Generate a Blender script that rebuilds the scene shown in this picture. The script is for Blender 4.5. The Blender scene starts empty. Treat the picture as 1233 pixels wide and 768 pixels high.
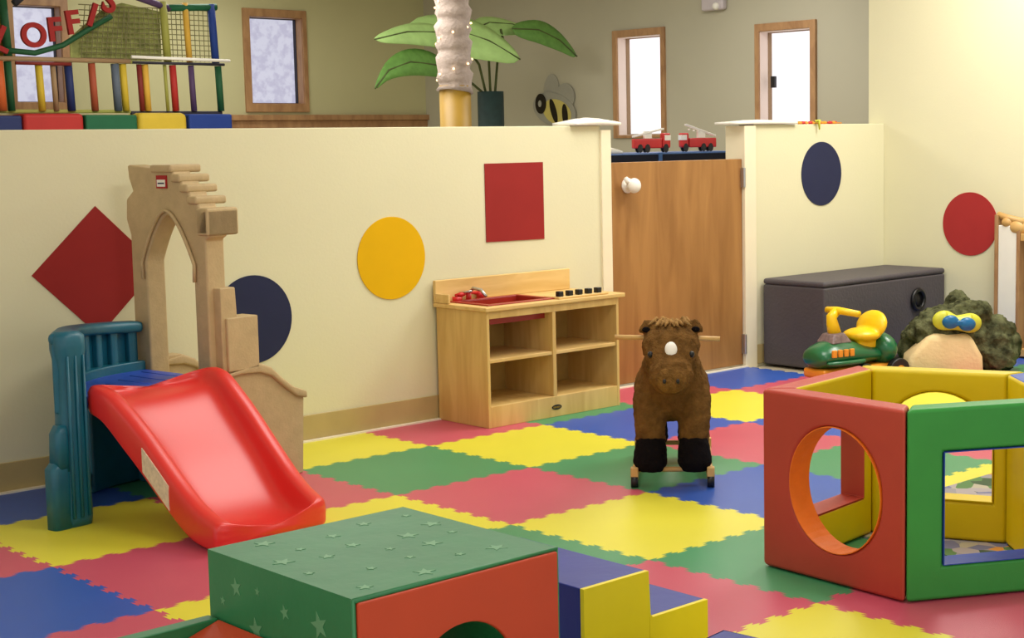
import bpy, bmesh, math, random
from mathutils import Vector, Matrix
C = bpy.context.scene.collection
PI = math.pi
rnd = random.Random(7)

# ------------------------------------------------------------------ materials
def lin(c):
    return tuple(((x/255)/12.92 if x/255 <= 0.04045 else ((x/255+0.055)/1.055)**2.4) for x in c) + (1,)
def mat(name, col, rough=0.5, spec=0.5, var=0.06, scale=8, bump=0.0, bscale=60, metal=0, coat=0, sheen=0, subs=0, emit=None):
    m = bpy.data.materials.new(name); m.use_nodes = True
    nt = m.node_tree; b = nt.nodes['Principled BSDF']
    b.inputs['Roughness'].default_value = rough
    b.inputs['Specular IOR Level'].default_value = spec
    b.inputs['Metallic'].default_value = metal
    b.inputs['Coat Weight'].default_value = coat; b.inputs['Coat Roughness'].default_value = 0.22
    b.inputs['Sheen Weight'].default_value = sheen
    tc = nt.nodes.new('ShaderNodeTexCoord')
    n = nt.nodes.new('ShaderNodeTexNoise'); n.inputs['Scale'].default_value = scale; n.inputs['Detail'].default_value = 4
    nt.links.new(tc.outputs['Object'], n.inputs['Vector'])
    r = nt.nodes.new('ShaderNodeValToRGB')
    c = lin(col)
    r.color_ramp.elements[0].position = 0.3; r.color_ramp.elements[1].position = 0.7
    r.color_ramp.elements[0].color = tuple(x*(1-var) for x in c[:3]) + (1,)
    r.color_ramp.elements[1].color = tuple(min(1, x*(1+var)) for x in c[:3]) + (1,)
    nt.links.new(n.outputs['Fac'], r.inputs['Fac']); nt.links.new(r.outputs['Color'], b.inputs['Base Color'])
    if bump:
        n2 = nt.nodes.new('ShaderNodeTexNoise'); n2.inputs['Scale'].default_value = bscale; n2.inputs['Detail'].default_value = 6
        nt.links.new(tc.outputs['Object'], n2.inputs['Vector'])
        bp = nt.nodes.new('ShaderNodeBump'); bp.inputs['Strength'].default_value = bump; bp.inputs['Distance'].default_value = 0.01
        nt.links.new(n2.outputs['Fac'], bp.inputs['Height']); nt.links.new(bp.outputs['Normal'], b.inputs['Normal'])
    if emit:
        b.inputs['Emission Color'].default_value = lin(emit[0]); b.inputs['Emission Strength'].default_value = emit[1]
    return m
def wood(name, col, dark, scale=(1, 1, 14), rough=0.45, axis=2):
    m = bpy.data.materials.new(name); m.use_nodes = True
    nt = m.node_tree; b = nt.nodes['Principled BSDF']; b.inputs['Roughness'].default_value = rough
    tc = nt.nodes.new('ShaderNodeTexCoord'); mp = nt.nodes.new('ShaderNodeMapping')
    mp.inputs['Scale'].default_value = scale
    nt.links.new(tc.outputs['Object'], mp.inputs['Vector'])
    n = nt.nodes.new('ShaderNodeTexNoise'); n.inputs['Scale'].default_value = 2.2; n.inputs['Detail'].default_value = 7; n.inputs['Distortion'].default_value = 0.8
    nt.links.new(mp.outputs['Vector'], n.inputs['Vector'])
    r = nt.nodes.new('ShaderNodeValToRGB'); r.color_ramp.elements[0].position = 0.35; r.color_ramp.elements[1].position = 0.65
    r.color_ramp.elements[0].color = lin(dark); r.color_ramp.elements[1].color = lin(col)
    nt.links.new(n.outputs['Fac'], r.inputs['Fac']); nt.links.new(r.outputs['Color'], b.inputs['Base Color'])
    return m

M = {}
M['wall'] = mat('wall_cream', (223, 218, 184), 0.75, 0.2, 0.02, 1.5, 0.05, 90)
M['wall_back'] = mat('wall_olive', (200, 196, 152), 0.8, 0.2, 0.03, 1.2)
M['wall_far'] = mat('wall_greige', (184, 179, 158), 0.8, 0.2, 0.03, 1.2)
M['trimwhite'] = mat('trim_cream_white', (236, 226, 196), 0.6, 0.3, 0.02)
M['base'] = mat('cove_base', (186, 165, 112), 0.6, 0.3, 0.05)
M['shoe'] = mat('white_strip', (240, 232, 210), 0.6, 0.3, 0.02)
M['ceil'] = mat('ceiling_white', (235, 232, 222), 0.9, 0.1, 0.02)
M['slab'] = mat('floor_vinyl', (200, 190, 165), 0.6, 0.3, 0.05, 3)
M['m_red'] = mat('foam_red', (200, 84, 106), 0.38, 0.5, 0.04, 3, 0.12, 350)
M['m_yellow'] = mat('foam_yellow', (228, 220, 64), 0.38, 0.5, 0.03, 3, 0.12, 350)
M['m_green'] = mat('foam_green', (66, 146, 98), 0.38, 0.5, 0.05, 3, 0.12, 350)
M['m_blue'] = mat('foam_blue', (46, 88, 180), 0.38, 0.5, 0.05, 3, 0.12, 350)
M['dark_red'] = mat('paint_dark_red', (150, 40, 38), 0.7, 0.2, 0.04)
M['bright_red'] = mat('paint_red', (168, 48, 48), 0.7, 0.2, 0.04)
M['navy'] = mat('paint_navy', (42, 46, 76), 0.7, 0.2, 0.04)
M['sun'] = mat('paint_yellow', (226, 176, 0), 0.7, 0.2, 0.03)
M['teal'] = mat('plastic_teal', (18, 96, 118), 0.38, 0.5, 0.15, 9, 0.15, 25)
M['blue_pl'] = mat('plastic_blue', (38, 78, 190), 0.4, 0.5, 0.08, 9, 0.1, 30)
M['red_pl'] = mat('plastic_red', (224, 44, 40), 0.36, 0.6, 0.04, 5, 0.12, 7, coat=0.12)
M['tan'] = mat('plastic_sand', (192, 168, 126), 0.6, 0.3, 0.07, 25, 0.15, 120)
M['v_green'] = mat('vinyl_green', (22, 116, 66), 0.5, 0.7, 0.08, 6, 0.3, 9)
M['v_star'] = mat('vinyl_star', (88, 148, 104), 0.5, 0.7, 0.05)
M['v_red'] = mat('vinyl_red', (190, 62, 28), 0.45, 0.5, 0.05, 6, 0.12, 12)
M['v_blue'] = mat('vinyl_blue', (12, 38, 140), 0.42, 0.4, 0.05, 6, 0.15, 14)
M['v_yellow'] = mat('vinyl_yellow', (234, 214, 16), 0.45, 0.5, 0.04, 6, 0.15, 14)
M['p_red'] = mat('panel_red', (184, 68, 52), 0.5, 0.4, 0.06, 5, 0.2, 14)
M['p_green'] = mat('panel_green', (54, 150, 64), 0.5, 0.4, 0.06, 5, 0.25, 14)
M['p_yellow'] = mat('panel_yellow', (222, 196, 0), 0.5, 0.4, 0.05, 5, 0.2, 14)
M['p_orange'] = mat('panel_orange', (240, 122, 36), 0.5, 0.4, 0.08, 12, 0.5, 22)
M['p_blue'] = mat('panel_blue', (38, 74, 170), 0.5, 0.4, 0.05, 5, 0.2, 14)
M['lw'] = wood('maple_ply', (222, 188, 118), (206, 168, 98), (9, 9, 1.2))
M['lwh'] = wood('maple_ply_top', (228, 194, 128), (214, 176, 106), (1.5, 10, 10))
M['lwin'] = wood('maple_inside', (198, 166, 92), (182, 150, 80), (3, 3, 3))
M['door'] = wood('door_veneer', (170, 122, 66), (146, 100, 50), (5, 5, 0.6), 0.5)
M['frame'] = wood('window_wood', (184, 142, 98), (158, 116, 78), (6, 6, 2))
M['jambw'] = mat('jamb_white', (240, 222, 210), 0.6, 0.3, 0.02)
M['rod'] = wood('beech_rod', (216, 176, 110), (196, 152, 88), (3, 3, 3))
M['black'] = mat('black_plastic', (18, 18, 20), 0.4, 0.5, 0.1)
M['charcoal'] = mat('charcoal_vinyl', (84, 79, 83), 0.6, 0.3, 0.06, 5, 0.25, 60)
M['brown'] = mat('brown_plush', (112, 80, 42), 0.95, 0.05, 0.3, 30, 0.8, 110)
M['brown2'] = mat('brown_plush_muzzle', (122, 88, 46), 0.95, 0.05, 0.3, 40, 0.8, 120)
M['mane'] = mat('mane_tan', (150, 114, 66), 0.95, 0.1, 0.25, 60, 0.6, 160)
M['bk_plush'] = mat('black_plush', (20, 16, 18), 0.95, 0.1, 0.2, 40, 0.6, 100)
M['cream'] = mat('cream_fabric', (226, 200, 150), 0.9, 0.1, 0.05, 10, 0.3, 60)
M['white'] = mat('white_matte', (240, 236, 226), 0.6, 0.3, 0.02)
M['fur'] = mat('dark_green_fur', (86, 88, 62), 0.95, 0.05, 0.75, 20, 1.0, 60)
M['gb'] = mat('goggle_blue', (20, 104, 160), 0.3, 0.5, 0.1)
M['gy'] = mat('goggle_yellow', (206, 206, 60), 0.4, 0.5, 0.1)
M['tg'] = mat('toy_green', (14, 100, 58), 0.3, 0.5, 0.06, coat=0.3)
M['ty'] = mat('toy_yellow', (244, 200, 16), 0.35, 0.5, 0.03)
M['to'] = mat('toy_orange', (232, 150, 40), 0.4, 0.5, 0.05)
M['tp'] = mat('toy_mauve', (130, 110, 110), 0.5, 0.4, 0.3, 60)
M['tr'] = mat('toy_red', (204, 40, 40), 0.4, 0.5, 0.08)
M['leaf'] = mat('leaf_green', (164, 200, 122), 0.6, 0.3, 0.1, 12)
M['leafd'] = mat('leaf_dark_green', (92, 134, 60), 0.6, 0.3, 0.15, 20)
M['stem'] = mat('stem', (74, 84, 44), 0.7, 0.3, 0.1)
M['pot'] = mat('dark_pot', (30, 48, 46), 0.6, 0.4, 0.2, 20)
M['wrap'] = mat('trunk_wrap', (176, 160, 150), 0.8, 0.2, 0.12, 18, 0.8, 40)
M['gold'] = mat('ochre_post', (150, 116, 30), 0.5, 0.4, 0.1)
M['bulb'] = mat('bulb', (255, 220, 170), 0.5, 0.2, 0, emit=((255, 214, 160), 2.5))
M['grey'] = mat('grey_wing', (160, 158, 146), 0.7, 0.2, 0.04)
M['bee_y'] = mat('bee_yellow', (206, 192, 110), 0.7, 0.2, 0.04)
M['bee_k'] = mat('bee_black', (36, 30, 18), 0.7, 0.2, 0.1)
M['steel'] = mat('steel', (190, 190, 190), 0.3, 0.5, 0.03, metal=0.9)
M['net'] = mat('net_cord', (120, 116, 80), 0.9, 0.1, 0.2, 20)
M['counter'] = mat('counter_navy', (14, 20, 40), 0.4, 0.5, 0.1)
M['counter_top'] = mat('counter_blue', (70, 104, 160), 0.35, 0.5, 0.1)
PC = {}
for k, c in dict(orange=(196, 92, 44), green=(26, 78, 46), yellow=(196, 168, 50), navy=(32, 44, 92), brick=(160, 76, 50),
                 slate=(88, 98, 112), maroon=(120, 40, 34), olive=(150, 150, 70), red=(168, 42, 38), purple=(78, 58, 92),
                 dgreen=(24, 90, 58), blue=(28, 56, 128), gold=(204, 160, 60), wood=(150, 122, 90), dark=(46, 44, 54)).items():
    PC[k] = mat('pad_' + k, c, 0.6, 0.3, 0.05)

def pane_mat(name, base, spots, strength):
    m = bpy.data.materials.new(name); m.use_nodes = True
    nt = m.node_tree; b = nt.nodes['Principled BSDF']; b.inputs['Roughness'].default_value = 0.2
    tc = nt.nodes.new('ShaderNodeTexCoord'); n = nt.nodes.new('ShaderNodeTexNoise')
    n.inputs['Scale'].default_value = 16; n.inputs['Detail'].default_value = 6
    nt.links.new(tc.outputs['Object'], n.inputs['Vector'])
    r = nt.nodes.new('ShaderNodeValToRGB'); r.color_ramp.elements[0].position = 0.38; r.color_ramp.elements[1].position = 0.56
    r.color_ramp.elements[0].color = lin(spots); r.color_ramp.elements[1].color = lin(base)
    nt.links.new(n.outputs['Fac'], r.inputs['Fac']); nt.links.new(r.outputs['Color'], b.inputs['Emission Color'])
    b.inputs['Base Color'].default_value = (0.1, 0.1, 0.12, 1)
    b.inputs['Emission Strength'].default_value = strength
    return m
M['pane_w'] = pane_mat('pane_overcast', (255, 252, 255), (252, 246, 252), 1.25)
M['pane_b'] = pane_mat('pane_trees', (222, 222, 240), (200, 198, 222), 0.85)

def rug_mat():
    m = bpy.data.materials.new('road_rug'); m.use_nodes = True
    nt = m.node_tree; b = nt.nodes['Principled BSDF']; b.inputs['Roughness'].default_value = 0.95
    tc = nt.nodes.new('ShaderNodeTexCoord'); v = nt.nodes.new('ShaderNodeTexVoronoi'); v.inputs['Scale'].default_value = 17
    nt.links.new(tc.outputs['Object'], v.inputs['Vector'])
    sep = nt.nodes.new('ShaderNodeSeparateColor'); nt.links.new(v.outputs['Color'], sep.inputs['Color'])
    r = nt.nodes.new('ShaderNodeValToRGB'); r.color_ramp.interpolation = 'CONSTANT'
    els = [(0, (170, 160, 160)), (.3, (92, 128, 76)), (.42, (150, 146, 150)), (.6, (214, 150, 70)), (.68, (120, 120, 150)), (.78, (180, 172, 150)), (.9, (70, 90, 60))]
    r.color_ramp.elements[0].color = lin(els[0][1]); r.color_ramp.elements[1].position = els[1][0]; r.color_ramp.elements[1].color = lin(els[1][1])
    for p, c in els[2:]:
        e = r.color_ramp.elements.new(p); e.color = lin(c)
    nt.links.new(sep.outputs['Red'], r.inputs['Fac']); nt.links.new(r.outputs['Color'], b.inputs['Base Color'])
    return m
M['rug'] = rug_mat()

# ------------------------------------------------------------------ helpers
def setp(o, label=None, cat=None, group=None, kind=None):
    if label: o['label'] = label
    if cat: o['category'] = cat
    if group: o['group'] = group
    if kind: o['kind'] = kind
    return o
def thing(name, label, cat, loc=(0, 0, 0), rotz=0, group=None):
    o = bpy.data.objects.new(name, None); C.objects.link(o)
    o.location = loc; o.rotation_euler = (0, 0, rotz); o.empty_display_size = 0.05
    return setp(o, label, cat, group)
def obj(name, bm, mats, parent=None, bevel=0, smooth=False, seg=2, label=None, sub=0):
    me = bpy.data.meshes.new(name)
    bmesh.ops.recalc_face_normals(bm, faces=bm.faces)
    bm.to_mesh(me); bm.free()
    if not isinstance(mats, (list, tuple)): mats = [mats]
    for m in mats: me.materials.append(M[m] if isinstance(m, str) else m)
    if smooth:
        for p in me.polygons: p.use_smooth = True
    o = bpy.data.objects.new(name, me); C.objects.link(o)
    if parent: o.parent = parent
    if bevel:
        b = o.modifiers.new('bevel', 'BEVEL'); b.width = bevel; b.segments = seg; b.limit_method = 'ANGLE'; b.angle_limit = math.radians(40)
        for p in me.polygons: p.use_smooth = True
        o.modifiers.new('wn', 'WEIGHTED_NORMAL').keep_sharp = False
    if sub:
        s = o.modifiers.new('sub', 'SUBSURF'); s.levels = sub; s.render_levels = sub
    if label: o['label'] = label
    return o
def BM(): return bmesh.new()
def box(bm, x0, x1, y0, y1, z0, z1, mi=0, f=None):
    vs = [bm.verts.new(f(*p) if f else p) for p in ((x0, y0, z0), (x1, y0, z0), (x1, y1, z0), (x0, y1, z0), (x0, y0, z1), (x1, y0, z1), (x1, y1, z1), (x0, y1, z1))]
    for q in ((0, 3, 2, 1), (4, 5, 6, 7), (0, 1, 5, 4), (1, 2, 6, 5), (2, 3, 7, 6), (3, 0, 4, 7)):
        bm.faces.new([vs[i] for i in q]).material_index = mi
    return vs
def slab(bm, outer, holes, f, w0, w1, mi=(0, 0, 0, 0)):
    """flat plate with holes; outer/holes 2-D loops, f(u,v,w)->xyz ; mi = material of w0 face, w1 face, rim, hole lining (None = leave open)"""
    loops = [outer] + list(holes)
    both = []
    for w, m in ((w0, mi[0]), (w1, mi[1])):
        allv = []; edges = []
        for lp in loops:
            vs = [bm.verts.new(f(u, v, w)) for u, v in lp]
            es = [bm.edges.new((vs[i], vs[(i+1) % len(vs)])) for i in range(len(vs))]
            allv.append(vs); edges += es
        g = bmesh.ops.triangle_fill(bm, edges=edges, use_beauty=True, use_dissolve=False)
        for e in g['geom']:
            if isinstance(e, bmesh.types.BMFace): e.material_index = m or 0
        both.append(allv)
    for k, (a, b) in enumerate(zip(*both)):
        m = mi[2] if k == 0 else mi[3]
        if m is None: continue
        for i in range(len(a)):
            j = (i+1) % len(a)
            bm.faces.new((a[i], a[j], b[j], b[i])).material_index = m
def circ(cx, cy, r, n=48, ry=None, a0=0, a1=2*PI):
    full = abs(a1-a0-2*PI) < 1e-6
    k = n if full else n+1
    return [(cx+r*math.cos(a0+(a1-a0)*i/n), cy+(ry or r)*math.sin(a0+(a1-a0)*i/n)) for i in range(k)]
def XZ(u, v, w): return (u, w, v)
def YZ(u, v, w): return (w, u, v)
def XY(u, v, w): return (u, v, w)
def tube(bm, pts, r, n=10, mi=0, caps=True):
    pts = [Vector(p) for p in pts]
    rs = r if isinstance(r, (list, tuple)) else [r]*len(pts)
    rings = []
    t0 = (pts[1]-pts[0]).normalized()
    up = Vector((0, 0, 1)) if abs(t0.z) < 0.9 else Vector((1, 0, 0))
    nrm = t0.cross(up).normalized()
    for i, p in enumerate(pts):
        t = (pts[min(i+1, len(pts)-1)]-pts[max(i-1, 0)]).normalized()
        nrm = (nrm - t*nrm.dot(t)).normalized(); bn = t.cross(nrm)
        rings.append([bm.verts.new(p+(nrm*math.cos(2*PI*k/n)+bn*math.sin(2*PI*k/n))*rs[i]) for k in range(n)])
    for a, b in zip(rings, rings[1:]):
        for k in range(n):
            bm.faces.new((a[k], a[(k+1) % n], b[(k+1) % n], b[k])).material_index = mi
    if caps:
        bm.faces.new(rings[0]).material_index = mi; bm.faces.new(rings[-1][::-1]).material_index = mi
def ell(bm, c, r, n=20, mi=0, rot=None):
    m = Matrix.Translation(c) @ (rot or Matrix.Identity(4)) @ Matrix.Diagonal((r[0], r[1], r[2], 1))
    g = bmesh.ops.create_uvsphere(bm, u_segments=n, v_segments=max(8, n//2), radius=1, matrix=m)
    for v in g['verts']:
        for fc in v.link_faces: fc.material_index = mi
def cyl(bm, c, r, h, axis='z', n=24, mi=0, r2=None):
    a = {'z': Vector((0, 0, 1)), 'x': Vector((1, 0, 0)), 'y': Vector((0, 1, 0))}[axis]
    c = Vector(c); tube(bm, [c-a*h/2, c+a*h/2], [r, r if r2 is None else r2], n, mi)
def loft(bm, secs, mi=0, close=True, caps=True):
    rows = [[bm.verts.new(p) for p in s] for s in secs]
    n = len(rows[0])
    for a, b in zip(rows, rows[1:]):
        for k in range(n if close else n-1):
            bm.faces.new((a[k], a[(k+1) % n], b[(k+1) % n], b[k])).material_index = mi
    if caps and close:
        bm.faces.new(rows[0]).material_index = mi; bm.faces.new(rows[-1][::-1]).material_index = mi
def remesh(o, vox=0.01, it=6, f=0.6):
    r = o.modifiers.new('remesh', 'REMESH'); r.mode = 'VOXEL'; r.voxel_size = vox; r.use_smooth_shade = True
    s = o.modifiers.new('smooth', 'SMOOTH'); s.factor = f; s.iterations = it
def fuzz(o, strength=0.006, size=0.02):
    t = bpy.data.textures.new('fuzz_tex', 'CLOUDS'); t.noise_scale = size; t.noise_depth = 3
    d = o.modifiers.new('fuzz', 'DISPLACE'); d.texture = t; d.strength = strength; d.mid_level = 0.5; d.texture_coords = 'LOCAL'
def struct(name, bm, mats, parent=None, **k):
    o = obj(name, bm, mats, parent, **k)
    if not parent: o['kind'] = 'structure'
    return o
def star(cx, cy, r, a=0.0):
    return [(cx+(r if i % 2 == 0 else r*0.42)*math.cos(a+PI/2+i*PI/5), cy+(r if i % 2 == 0 else r*0.42)*math.sin(a+PI/2+i*PI/5)) for i in range(10)]
def text_bm(s, size, depth):
    cu = bpy.data.curves.new('t', 'FONT'); cu.body = s; cu.size = size; cu.extrude = depth; cu.align_x = 'CENTER'; cu.align_y = 'CENTER'; cu.offset = size*0.03
    to = bpy.data.objects.new('t', cu); C.objects.link(to)
    bpy.context.view_layer.update()
    me = bpy.data.meshes.new_from_object(to.evaluated_get(bpy.context.evaluated_depsgraph_get()))
    bm = bmesh.new(); bm.from_mesh(me)
    bpy.data.objects.remove(to); bpy.data.curves.remove(cu); bpy.data.meshes.remove(me)
    for f in bm.faces: f.material_index = 0
    return bm

# ------------------------------------------------------------------ setting
WY = 1.052; XR = 4.216; TK = 0.11; HW = 1.249
BY = 8.1; FX = 6.36; CEIL = 2.75
bm = BM(); box(bm, -5.2, 7.2, -6.2, 8.3, -0.06, -0.0125); struct('floor', bm, 'slab')
bm = BM(); box(bm, -5.2, 7.2, -6.2, 8.3, CEIL, CEIL+0.06); struct('ceiling', bm, 'ceil')
bm = BM(); box(bm, -5.2, 1.99, WY, WY+TK, -0.0125, HW); struct('wall_left', bm, 'wall', bevel=0.004)
bm = BM(); box(bm, 1.985, 2.049, WY-0.012, WY+TK+0.008, -0.0125, HW-0.02); struct('trim_1', bm, 'trimwhite', bevel=0.003)
bm = BM(); box(bm, 2.998, 3.088, WY-0.014, WY+TK+0.008, -0.0125, HW-0.005); struct('trim_2', bm, 'trimwhite', bevel=0.003)
bm = BM(); box(bm, 3.088, XR, WY, WY+TK, -0.0125, HW); struct('wall_middle', bm, 'wall', bevel=0.004)
bm = BM(); box(bm, XR, XR+0.16, -6.2, WY+TK, -0.0125, CEIL); struct('wall_right', bm, 'wall')
# base boards with a white strip at the foot
bm = BM(); box(bm, -5.2, 1.985, WY-0.008, WY, 0.004, 0.105); struct('baseboard_left', bm, 'base', bevel=0.003)
bm = BM(); box(bm, -5.2, 3.0, WY-0.03, WY-0.008, -0.0125, 0.006); struct('trim_3', bm, 'shoe')
bm = BM(); box(bm, 3.088, XR, WY-0.008, WY, 0.004, 0.105); struct('baseboard_middle', bm, 'base', bevel=0.003)
bm = BM(); box(bm, XR-0.008, XR, -6.2, WY-0.008, 0.004, 0.105); struct('baseboard_right', bm, 'base', bevel=0.003)

# far walls with window openings
def window(n, name_pts, f, inner, outer, paneM, w_in, reveal, mull=None, jm='frame'):
    """outer/inner = (u0,u1,v0,v1) in wall plane, f maps (u,v,w); w_in = wall face, reveal = depth behind the face"""
    o = bpy.data.objects.new('window_%d' % n, None); C.objects.link(o); o['kind'] = 'structure'
    s = 1 if reveal > 0 else -1
    b = BM(); u0, u1, v0, v1 = outer; a0, a1, c0, c1 = inner
    slab(b, [(u0, v0), (u1, v0), (u1, v1), (u0, v1)], [[(a0, c0), (a1, c0), (a1, c1), (a0, c1)]], f, w_in-s*0.025, w_in+reveal)
    obj('window_frame', b, 'frame', o, bevel=0.004)
    b = BM(); t = 0.004
    slab(b, [(a0, c0), (a1, c0), (a1, c1), (a0, c1)], [[(a0+t, c0+t), (a1-t, c0+t), (a1-t, c1-t), (a0+t, c1-t)]], f, w_in-s*0.01, w_in+reveal*0.6); obj('jamb_lining', b, jm, o)
    b = BM(); slab(b, [(a0, c0), (a1, c0), (a1, c1), (a0, c1)], [], f, w_in+reveal*0.75, w_in+reveal*0.85)
    obj('pane', b, paneM, o)
    b = BM(); t = 0.010
    slab(b, [(a0, c0), (a1, c0), (a1, c1), (a0, c1)], [[(a0+t, c0+t), (a1-t, c0+t), (a1-t, c1-t), (a0+t, c1-t)]], f, w_in+reveal*0.5, w_in+reveal*0.74)
    obj('sash', b, PC['dark'] if jm == 'frame' else PC['wood'], o)
    if mull:
        b = BM(); slab(b, mull, [], f, w_in+reveal*0.35, w_in+reveal*0.5); obj('latch', b, 'black', o)
    return o
W1 = (4.34, 5.0, 1.485, 2.405); W1i = (4.405, 4.955, 1.56, 2.335)
W4 = (2.20, 2.72, 1.485, 2.405); W4i = (2.262, 2.655, 1.56, 2.335)
W2 = (4.82, 5.436, 1.197, 2.11); W2i = (4.865, 5.38, 1.222, 2.05)
W3 = (3.23, 3.835, 1.15, 2.065); W3i = (3.285, 3.79, 1.21, 2.005)
def rect(w): return [(w[0], w[2]), (w[1], w[2]), (w[1], w[3]), (w[0], w[3])]
def shrink(w, d): return (w[0]+d, w[1]-d, w[2]+d, w[3]-d)
bm = BM(); slab(bm, [(-5.2, -0.0125), (FX, -0.0125), (FX, CEIL), (-5.2, CEIL)], [rect(shrink(W1, .03)), rect(shrink(W4, .03))], XZ, BY, BY+0.16); struct('wall_back', bm, 'wall_back')
bm = BM(); slab(bm, [(-6.2, -0.0125), (BY, -0.0125), (BY, CEIL), (-6.2, CEIL)], [rect(shrink(W2, .03)), rect(shrink(W3, .03))], YZ, FX, FX+0.16); struct('wall_far', bm, 'wall_far')
window(1, None, XZ, W1i, W1, 'pane_b', BY, 0.17)
window(2, None, YZ, W2i, W2, 'pane_w', FX, 0.17, None, 'jambw')
window(3, None, YZ, W3i, W3, 'pane_w', FX, 0.17, [(3.70, 1.57), (3.74, 1.57), (3.74, 1.66), (3.70, 1.66)], 'jambw')
window(4, None, XZ, W4i, W4, 'pane_b', BY, 0.17)
bm = BM(); box(bm, -2, FX, BY-0.05, BY, 1.41, 1.46); box(bm, -2, FX, BY-0.02, BY, 1.34, 1.41); struct('trim_4', bm, 'frame', bevel=0.004)

# half door
bm = BM(); box(bm, 2.055, 2.996, WY+0.004, WY+0.044, 0.012, 1.075); d = struct('door_1', bm, 'door', bevel=0.003)
bm = BM(); ell(bm, (2.165, WY-0.045, 0.965), (0.036, 0.03, 0.036)); cyl(bm, (2.165, WY-0.015, 0.965), 0.014, 0.045, 'y'); cyl(bm, (2.165, WY, 0.965), 0.036, 0.01, 'y')
tube(bm, [(2.15, WY-0.03, 0.97), (2.12, WY-0.035, 1.0)], 0.012)
obj('door_handle', bm, 'white', d, smooth=True)
for z in (0.98, 0.12):
    bm = BM(); box(bm, 2.985, 3.0, WY-0.012, WY+0.004, z-0.05, z+0.05); cyl(bm, (2.993, WY-0.014, z), 0.008, 0.1, 'z'); obj('hinge', bm, 'steel', d)

# ------------------------------------------------------------------ foam floor mats
S = 0.6; NT = 13; AMP = 0.011
def edge_pts(i, j, horiz):
    """points along the shared edge from lattice (i,j) one step; same curve for both neighbours"""
    out = [(0, 0)]
    for k in range(NT):
        sgn = 1 if k % 2 == 0 else -1
        a = (k+0.5+0.12)/(NT+1); b = (k+1.5-0.12)/(NT+1)
        if sgn > 0: a2, b2 = a-0.02, b+0.02
        else: a2, b2 = a-0.02, b+0.02
        out += [(a+0.012, sgn*AMP*0.2), (a2+0.008, sgn*AMP), (b2-0.008, sgn*AMP), (b-0.012, sgn*AMP*0.2)]
    out.append((1, 0))
    res = []
    for t, o in out:
        if horiz: res.append(((i+t)*S, -(j*S+o)))
        else: res.append((i*S+o, -((j+t)*S)))
    return res
VMIN = -(WY-0.03)/S
def mat_bm(i, j):
    if j == -2:
        top = [(i*S, -VMIN*S), ((i+1)*S, -VMIN*S)]
        def cut(pts): return [pts[0] if False else (pts[0][0], -VMIN*S)] + [p for p in pts if p[1] < -VMIN*S-0.012]
        left = cut(edge_pts(i, j, False)); right = cut(edge_pts(i+1, j, False))
    else:
        top = edge_pts(i, j, True); left = edge_pts(i, j, False); right = edge_pts(i+1, j, False)
    bot = edge_pts(i, j+1, True)
    if i == 6:
        xm = XR-0.012
        top = [p for p in top if p[0] < xm-0.01] + [(xm, top[-1][1])]; bot = [p for p in bot if p[0] < xm-0.01] + [(xm, bot[-1][1])]
        right = [(xm, top[-1][1]), (xm, bot[-1][1])]
    loop = top[:-1] + right[:-1] + bot[::-1][:-1] + left[::-1][:-1]
    b = BM(); g = 0.0004
    slab(b, loop, [], XY, -0.012, 0.0)
    return b
cols = {'r': ('m_red', 'red'), 'y': ('m_yellow', 'yellow'), 'g': ('m_green', 'green'), 'b': ('m_blue', 'blue')}
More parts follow.
